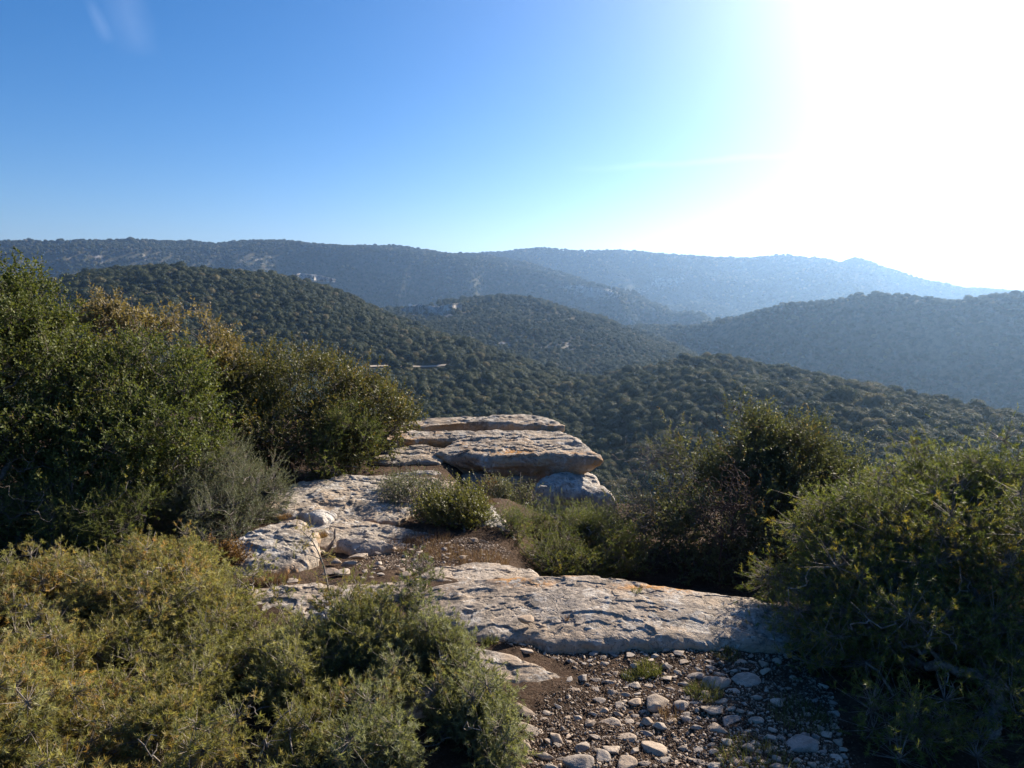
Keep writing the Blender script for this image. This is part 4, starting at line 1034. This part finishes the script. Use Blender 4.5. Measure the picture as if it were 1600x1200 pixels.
# the thin sapling
def sapling():
    rng = np.random.default_rng(31)
    b = P(522, 975, 2.95); b[2] = top_z(b[0], b[1]) - .01
    root = bpy.data.objects.new('juniper_sapling', None); C.objects.link(root); root.location = tuple(b)
    tag(root, 'thin juniper sapling with a pale bare stem standing before the flat slab', 'sapling')
    st = np.array([b] + [P(*q) for q in ((518,945,2.95),(512,915,2.95),(506,885,2.96),(497,862,2.97),(488,845,2.98),(478,835,2.98))])
    side = [(470,828,3.0),(490,832,2.95),(475,850,2.97),(535,905,2.9),(495,900,2.93),(535,930,2.92),(500,925,2.98),(470,862,3.0),(540,945,2.9),(560,930,2.9),(515,870,2.95),(530,955,2.92),(495,945,2.95)]
    br, fol = Acc(), Acc()
    arr = [st[0]]; par = [-1]
    for i in range(1, len(st)):
        for s in (.5, 1):
            arr.append(st[i - 1] + (st[i] - st[i - 1]) * s); par.append(len(arr) - 2)
    arr = np.array(arr); par = np.array(par); tips = np.array([P(*q) for q in side])
    a2 = list(arr); p2 = list(par)
    for t in tips:
        d = np.linalg.norm(arr - t, axis=1) + 2 * np.maximum(0, arr[:, 2] - t[2] + .02); j = int(np.argmin(d)); q = j
        for s in (.5, 1): a2.append(arr[j] + (t - arr[j]) * s + rng.normal(size=3) * .004); p2.append(q); q = len(a2) - 1
    v, f = tubes(np.array(a2), np.array(p2), .0055, 6, .0014); br.add(v, f)
    k = np.repeat(np.arange(len(tips)), 7); p0 = tips[k] + rng.normal(size=(len(k), 3)) * .018
    shoots(fol, br, p0, norm(rng.normal(size=(len(k), 3)) + [0, 0, .7]), rng.uniform(.03, .06, len(k)), 9, rng, 'needle', .015, acc_f=rng.random(len(k)) * .5)
    for A, nm, m in ((fol, 'foliage', M_jun), (br, 'stem', M_bark_pale)):
        A.v = [x - b for x in A.v]; obj(nm, A.mesh(nm, m), root)
sapling()
# dead stump twig
def twig(name, pts, r0, mat, label, cat):
    P3 = np.array(pts); A = Acc(); arr = [P3[0]]; par = [-1]
    for i in range(1, len(P3)): arr.append(P3[i]); par.append(i - 1)
    v = []; n = len(arr); sides = 8; th = np.arange(sides) * 2 * pi / sides
    T = np.gradient(P3, axis=0); D, e1, e2 = frames(T)
    r = np.linspace(r0, r0 * .35, n)
    ring = P3[:, None] + (np.cos(th)[None, :, None] * e1[:, None] + np.sin(th)[None, :, None] * e2[:, None]) * r[:, None, None] * (1 + .15 * np.random.default_rng(3).normal(size=(n, sides, 1)))
    v = ring.reshape(-1, 3); k = np.arange(sides); k2 = (k + 1) % sides
    f = np.concatenate([np.stack([i * sides + k, i * sides + k2, (i + 1) * sides + k2, (i + 1) * sides + k], 1) for i in range(n - 1)])
    v = np.vstack([v, P3[-1:] + norm(T[-1:]) * r0 * .3]); f2 = np.stack([(n - 1) * sides + k, (n - 1) * sides + k2, np.full(sides, n * sides)], 1)
    me = mk_mesh(name, v - P3[0], [f, f2], mat, None, True); o = obj(name, me, None, tuple(P3[0])); return tag(o, label, cat)
twig('dead_stump', [P(505,868,4.35), P(508,862,4.35), P(514,856,4.36), P(520,848,4.37), P(523,840,4.38), P(523,832,4.38), P(524,826,4.39)], .016, M_bark_pale, 'short curved dead stump sticking up between the boulder and the ledge', 'stump')
twig('fallen_stick', [P(480,905,3.9), P(488,899,3.95), P(497,891,4.0), P(505,885,4.02)], .008, M_bark_pale, 'bleached stick leaning in the pile right of the white boulder', 'stick')

# ------------------------------------------------------------------ grass and small plants
def tuft(name, px, py, rad, n, h, mat, label, seed, lean=.5, cat='grass tuft', zb=None):
    rng = np.random.default_rng(seed); c = Pz(px, py, 0 if zb is None else zb); c[2] = top_z(c[0], c[1]) if zb is None else zb
    c = Pz(px, py, c[2]); a = rng.random(n) * 6.28; rr = rad * np.sqrt(rng.random(n))
    p = np.stack([c[0] + rr * np.cos(a), c[1] + rr * np.sin(a), np.zeros(n)], 1); p[:, 2] = G(p[:, 0], p[:, 1]) - .003 if zb is None else zb - .004
    d = norm(np.stack([np.cos(a) * lean * rng.random(n), np.sin(a) * lean * rng.random(n), np.ones(n)], 1) + rng.normal(size=(n, 3)) * .25)
    s1 = norm(np.cross(d, rng.normal(size=(n, 3)))); L = h * rng.uniform(.5, 1.1, n)[:, None]
    nn = np.cross(d, s1)
    tv = np.array([(0, -1, 0), (0, 1, 0), (.5, .8, .06), (.5, -.8, .06), (1, 0, .28)], float)
    acc = Acc(); v, f = scatter(tv, np.array([(0, 1, 2, 3)]), p, d * L, s1 * .0011, nn * L)
    rn = np.repeat(rng.random(n), 5); acc.add(v, f, rnd=rn, acc=np.zeros(len(v)))
    tri = (np.array([[3, 2, 4]])[None] + (np.arange(n) * 5)[:, None, None]).reshape(-1, 3); acc.f.setdefault(3, []).append(tri)
    acc.v = [acc.v[0] - c]
    o = obj(name, acc.mesh(name, mat), None, tuple(c)); tag(o, label, cat)
tuft('grass_tuft', 1012, 1050, .055, 420, .05, M_grass, 'brightest green grass tuft in the middle of the gravel', 41)
tuft('grass_tuft', 985, 1058, .035, 160, .035, M_grass, 'small pale grass sprig left of the brightest tuft', 42)
tuft('grass_tuft', 768, 1004, .03, 160, .04, M_grass, 'grass sprout at the front edge of the slab near the rock tongue', 43)
tuft('grass_tuft', 1135, 1022, .06, 260, .03, M_grass, 'mossy low grass on the bare soil at the right end of the slab', 44)
tuft('grass_tuft', 1100, 1085, .07, 360, .05, M_grass, 'dim grass in the shade line right of the sunlit gravel', 45)
tuft('grass_tuft', 1050, 1120, .05, 120, .045, M_drygrass, 'dry grass blades by the tan wedge shaped stone', 46)
tuft('grass_tuft', 1180, 1190, .12, 420, .05, M_grass, 'dark grass patch at the bottom in the juniper shade', 47)
tuft('grass_tuft', 1250, 1120, .12, 420, .05, M_grass, 'grass under the skirt of the right juniper', 48)
tuft('dry_grass_tuft', 422, 905, .10, 900, .07, M_drygrass, 'purplish brown dry grass cushion in front of the white boulder', 49)
tuft('dry_grass_tuft', 720, 885, .12, 420, .05, M_drygrass, 'grey dry herbs along the back edge of the foreground slab', 50)
tuft('dry_grass_tuft', 690, 862, .16, 700, .06, M_drygrass, 'dark dry herbs below the round green shrub', 51)
tuft('dry_grass_tuft', 670, 840, .16, 700, .06, M_drygrass, 'dry herbs at the stems of the open grey shrub', 52)
tuft('grass_tuft', 885, 968, .012, 26, .03, M_drygrass, 'tiny dry sprig growing from a crack on top of the foreground slab', 53, zb=.082)
tuft('grass_tuft', 995, 923, .03, 90, .022, M_grass, 'low green moss strip in the crack beside the orange lichen', 54, zb=.115)
tuft('dry_grass_tuft', 445, 808, .05, 200, .03, M_rust, 'orange dead foliage at the back of the white boulder', 55, zb=.0)
tuft('dry_grass_tuft', 505, 838, .03, 120, .05, M_rust, 'rusty leaf litter stuck beside the white boulder near the stump', 56, zb=-.08)
tuft('dry_grass_tuft', 755, 870, .16, 700, .07, M_drygrass, 'dry litter and herbs left of the low juniper', 58)
tuft('dry_grass_tuft', 745, 790, .14, 500, .08, M_drygrass, 'straw coloured grass on the bank below the little hollow shrub', 59)
tuft('dry_grass_tuft', 620, 850, .16, 500, .05, M_drygrass, 'sparse brown herbs on the gravel patch edge', 60)
tuft('dry_grass_tuft', 700, 790, .25, 500, .12, M_drygrass, 'thin dry grass at the mouth of the dark hollow', 57)

# ------------------------------------------------------------------ forest on the slopes
def crown_protos():
    out = []
    for k in range(7):
        rng = np.random.default_rng(200 + k); A = Acc()
        nl = rng.integers(5, 9); lob = [(np.array([0, 0, .52]), np.array([.40, .40, .36]))]
        for _ in range(nl):
            a = rng.random() * 6.28; q = rng.uniform(.15, .34)
            lob.append((np.array([q * cos(a), q * sin(a), rng.uniform(.3, .72)]), np.array([1, 1, .85]) * rng.uniform(.16, .27)))
        # dense inner mass of each lobe
        for c, r in lob:
            v = ICO1 * r * .80; v = v * (1 + .16 * fbm(ICO1[:, 0] * 2 + c[0] * 9, ICO1[:, 1] * 2, ICO1[:, 2] * 2, 2, k))[:, None] + c
            A.add(v, ICO1F, rnd=np.full(len(v), rng.random() * .6))
        n = 1500; w = np.array([e[1][0] ** 2 for e in lob]); w /= w.sum(); j = rng.choice(len(lob), n, p=w)
        d = norm(rng.normal(size=(n, 3)) + [0, 0, .25]); c = np.array([e[0] for e in lob])[j]; r = np.array([e[1] for e in lob])[j]
        p = c + d * r * rng.uniform(.82, 1.12, (n, 1))
        nn = norm(d + rng.normal(size=(n, 3)) * .38); X, Y, Z = frames(nn)
        s = rng.uniform(.018, .036, (n, 1))
        tv = np.array([(0, -1, -.5), (0, 1, -.6), (.3, .7, .8), (-.2, -.8, .7)], float)
        v, f = scatter(tv, np.array([(0, 1, 2, 3)]), p, X * s, Y * s, Z * s); A.add(v, f, rnd=np.repeat(rng.random(n), 4))
        out.append(A.mesh('crown', M_crown))
    return out
CROWNS = crown_protos()
tr = Acc(); th = np.arange(6) * pi / 3
for a, b, ra, rb in (((0, 0, 0), (.03, .02, .30), .035, .025), ((.03, .02, .30), (-.10, .05, .55), .022, .012), ((.03, .02, .30), (.12, -.05, .55), .02, .012)):
    a, b = np.array(a), np.array(b); D, e1, e2 = frames((b - a)[None]); ring = np.cos(th)[:, None] * e1 + np.sin(th)[:, None] * e2
    v = np.vstack([a + ring * ra, b + ring * rb]); k = np.arange(6); tr.add(v, np.stack([k, (k + 1) % 6, (k + 1) % 6 + 6, k + 6], 1))
TRUNK = tr.mesh('trunk', M_bark)
def forest():
    rng = np.random.default_rng(77)
    pts = []
    for r0, r1, sp, s0, s1 in ((95, 760, 3.5, 3.3, 6.0), (760, 1250, 5.6, 5.0, 8.2), (1250, 2100, 8.0, 7.0, 11.0), (2100, 2720, 11.5, 8.0, 13.0)):
        n = int(r1 / sp)
        gx, gy = np.meshgrid(np.arange(-n, n + 1), np.arange(0, n + 1), indexing='ij')
        x = (gx + rng.uniform(-.46, .46, gx.shape)).ravel() * sp; y = (gy + rng.uniform(-.46, .46, gx.shape)).ravel() * sp
        r = np.hypot(x, y); az = np.arctan2(x, y)
        m = (r >= r0) & (r < r1) & (np.abs(az) < radians(42)); x, y, r, az = x[m], y[m], r[m], az[m]
        z = terrain_h(x, y); s = rng.uniform(s0, s1, len(x)) * rng.choice([1, 1, 1, 1, 1, .72, .72, .85, .85, 1.4], len(x), p=[.12]*5+[.1]*3+[.07,.03])
        i = np.clip(np.searchsorted(AZ, az) - 1, 0, len(AZ) - 2); j = np.clip(np.searchsorted(RR, r) - 2, 0, len(RR) - 2)
        vis = (z + s - EYE) / r > np.minimum(ELMAX[i, j], 9) - .012
        rk = rock_amount(x, y, z)
        dens = fbm(x / 45, y / 45, 0, 3, 66)
        keep = vis & (rng.random(len(x)) > rk * 1.7) & (dens > np.where(r > 1200, -.6, np.where((r > 700) & (az > .25), -.35, -2)))
        # the dirt track and the clearings
        px, py, _ = project(np.stack([x, y, z], 1))
        keep &= ~((r < 460) & (px > 575) & (px < 790) & (np.abs(py - 573 - (px - 690) * -.01) < 4.2))
        keep &= ~((r < 460) & (px > 580) & (px < 700) & (py > 570) & (py < 585) & (fbm(x / 9, y / 9, 0, 2, 5) > .05))
        keep &= ~((r > 300) & (r < 420) & (np.hypot((px - 938) / 14, (py - 596) / 6) < 1))
        pts.append(np.stack([x, y, z, s, r, px, py], 1)[keep])
    pts = np.concatenate(pts)
    pts[:, 2] -= pts[:, 3] * .06
    # the 300 that show largest stand as trees of their own
    vis = (pts[:, 5] > 630) & (pts[:, 5] < 1600) & (pts[:, 6] < 790) & ~((pts[:, 5] < 960) & (pts[:, 6] > 655))
    cand = np.where(vis)[0]; order = cand[np.argsort(-(pts[cand, 3] / pts[cand, 4]))][:300]
    first = {}
    for n, i in enumerate(order):
        x, y, z, s, r, px, py = pts[i]; k = int(rng.integers(7))
        root = bpy.data.objects.new('oak_tree', None); C.objects.link(root); root.location = (x, y, z); root.scale = (s, s, s * rng.uniform(.85, 1.15)); root.rotation_euler = (0, 0, rng.random() * 6.28)
        if px > 960: lb, gr = 'rounded dark oak on the nearest forest slope, right of the rock platform', 'forest oaks right of the platform'
        else: lb, gr = 'rounded dark oak on the forest slope directly behind the rock platform', 'forest oaks behind the platform'
        tag(root, lb, 'tree', gr)
        c = obj('crown', CROWNS[k], root); t = obj('trunk', TRUNK, root)
        first.setdefault(k, c)
    rest = np.delete(pts, order, 0)
    print('FOREST', len(rest))
    me = bpy.data.meshes.new('forest'); me.vertices.add(len(rest)); me.vertices.foreach_set('co', rest[:, :3].astype(np.float32).ravel())
    for nm, val in (('tscale', rest[:, 3]), ('trot', rng.random(len(rest)) * 6.28)):
        a = me.attributes.new(nm, 'FLOAT', 'POINT'); a.data.foreach_set('value', val.astype(np.float32))
    fo = obj('forest', me); tag(fo, 'dense evergreen oak forest covering the valley slopes and ridges', 'forest', kind='stuff')
    ng = bpy.data.node_groups.new('forest_trees', 'GeometryNodeTree')
    ng.interface.new_socket('Geometry', in_out='INPUT', socket_type='NodeSocketGeometry'); ng.interface.new_socket('Geometry', in_out='OUTPUT', socket_type='NodeSocketGeometry')
    N, Lk = ng.nodes.new, ng.links.new
    gi, go = N('NodeGroupInput'), N('NodeGroupOutput'); ip = N('GeometryNodeInstanceOnPoints'); jn = N('GeometryNodeJoinGeometry')
    for k, c in sorted(first.items()):
        oi = N('GeometryNodeObjectInfo'); oi.transform_space = 'ORIGINAL'; oi.inputs['Object'].default_value = c; oi.inputs['As Instance'].default_value = True
        Lk(oi.outputs['Geometry'], jn.inputs[0])
    ip.inputs['Pick Instance'].default_value = True
    a1 = N('GeometryNodeInputNamedAttribute'); a1.data_type = 'FLOAT'; a1.inputs['Name'].default_value = 'tscale'
    a2 = N('GeometryNodeInputNamedAttribute'); a2.data_type = 'FLOAT'; a2.inputs['Name'].default_value = 'trot'
    cx = N('ShaderNodeCombineXYZ'); Lk(a2.outputs[0], cx.inputs[2])
    e2r = N('FunctionNodeEulerToRotation'); Lk(cx.outputs[0], e2r.inputs[0])
    Lk(gi.outputs[0], ip.inputs['Points']); Lk(jn.outputs[0], ip.inputs['Instance']); Lk(a1.outputs[0], ip.inputs['Scale']); Lk(e2r.outputs[0], ip.inputs['Rotation'])
    Lk(ip.outputs[0], go.inputs[0])
    md = fo.modifiers.new('trees', 'NODES'); md.node_group = ng
forest()
# dirt track on the left hill flank
def track(name, pa, pb, wid, n=60):
    m, t = new_mat('dirt_track'); b = NB(t); b.out(b.principled(b.mix(b.noise(b.pos(), .4, 5), (0.22, 0.185, 0.14), (0.36, 0.31, 0.25)), .95))
    L = []
    for px in np.linspace(pa[0], pb[0], n):
        py = pa[1] + (pb[1] - pa[1]) * (px - pa[0]) / (pb[0] - pa[0]) + 1.2 * sin(px * .05)
        d = ray(px, py); d = d / hypot(d[0], d[1]); r = np.arange(200, 480, .5)
        z = terrain_h(d[0] * r, d[1] * r); below = np.where(z > EYE + d[2] * r)[0]
        if len(below): L.append((d[0] * r[below[0]], d[1] * r[below[0]]))
    L = np.array(L)
    for _ in range(6): L[1:-1] = (L[:-2] + 2 * L[1:-1] + L[2:]) / 4
    T = norm(np.gradient(L, axis=0)); Nn = np.stack([-T[:, 1], T[:, 0]], 1)
    V = []
    for s in np.linspace(-1, 1, 5):
        q = L + Nn * s * wid; V.append(np.c_[q, terrain_h(q[:, 0], q[:, 1]) + .9 - .3 * abs(s)])
    V = np.stack(V, 1); k = len(L); ix = np.arange(k * 5).reshape(k, 5)
    f = np.stack([ix[:-1, :-1], ix[1:, :-1], ix[1:, 1:], ix[:-1, 1:]], -1).reshape(-1, 4)
    tag(obj(name, mk_mesh(name, V.reshape(-1, 3), f, m, None, True)), kind='structure')
track('dirt_track', (570, 575), (790, 571), 1.2)

# ------------------------------------------------------------------ haze and valley fog
def vol_mat(name, dens, col, an):
    m, t = new_mat(name); v = t.nodes.new('ShaderNodeVolumePrincipled'); v.inputs['Density'].default_value = dens
    v.inputs['Color'].default_value = (*col, 1); v.inputs['Anisotropy'].default_value = an
    o = t.nodes.new('ShaderNodeOutputMaterial'); t.links.new(v.outputs[0], o.inputs['Volume']); return m
def box(name, lo, hi, m):
    x0, y0, z0 = lo; x1, y1, z1 = hi
    v = np.array([(x, y, z) for z in (z0, z1) for y in (y0, y1) for x in (x0, x1)], float)
    f = np.array([(0, 2, 3, 1), (4, 5, 7, 6), (0, 1, 5, 4), (2, 6, 7, 3), (0, 4, 6, 2), (1, 3, 7, 5)])
    return obj(name, mk_mesh(name, v, f, m))
zlo = float(min(TH.min(), GZ.min())) - 1.0; zhi = float(TH.max()) + 14
tag(box('haze', (-14500, -14500, zlo), (14500, 14500, zhi), vol_mat('haze_air', 0.00015, (0.38, 0.63, 1.0), 0.65)), 'thin blue haze filling the valley air', 'haze', kind='stuff')
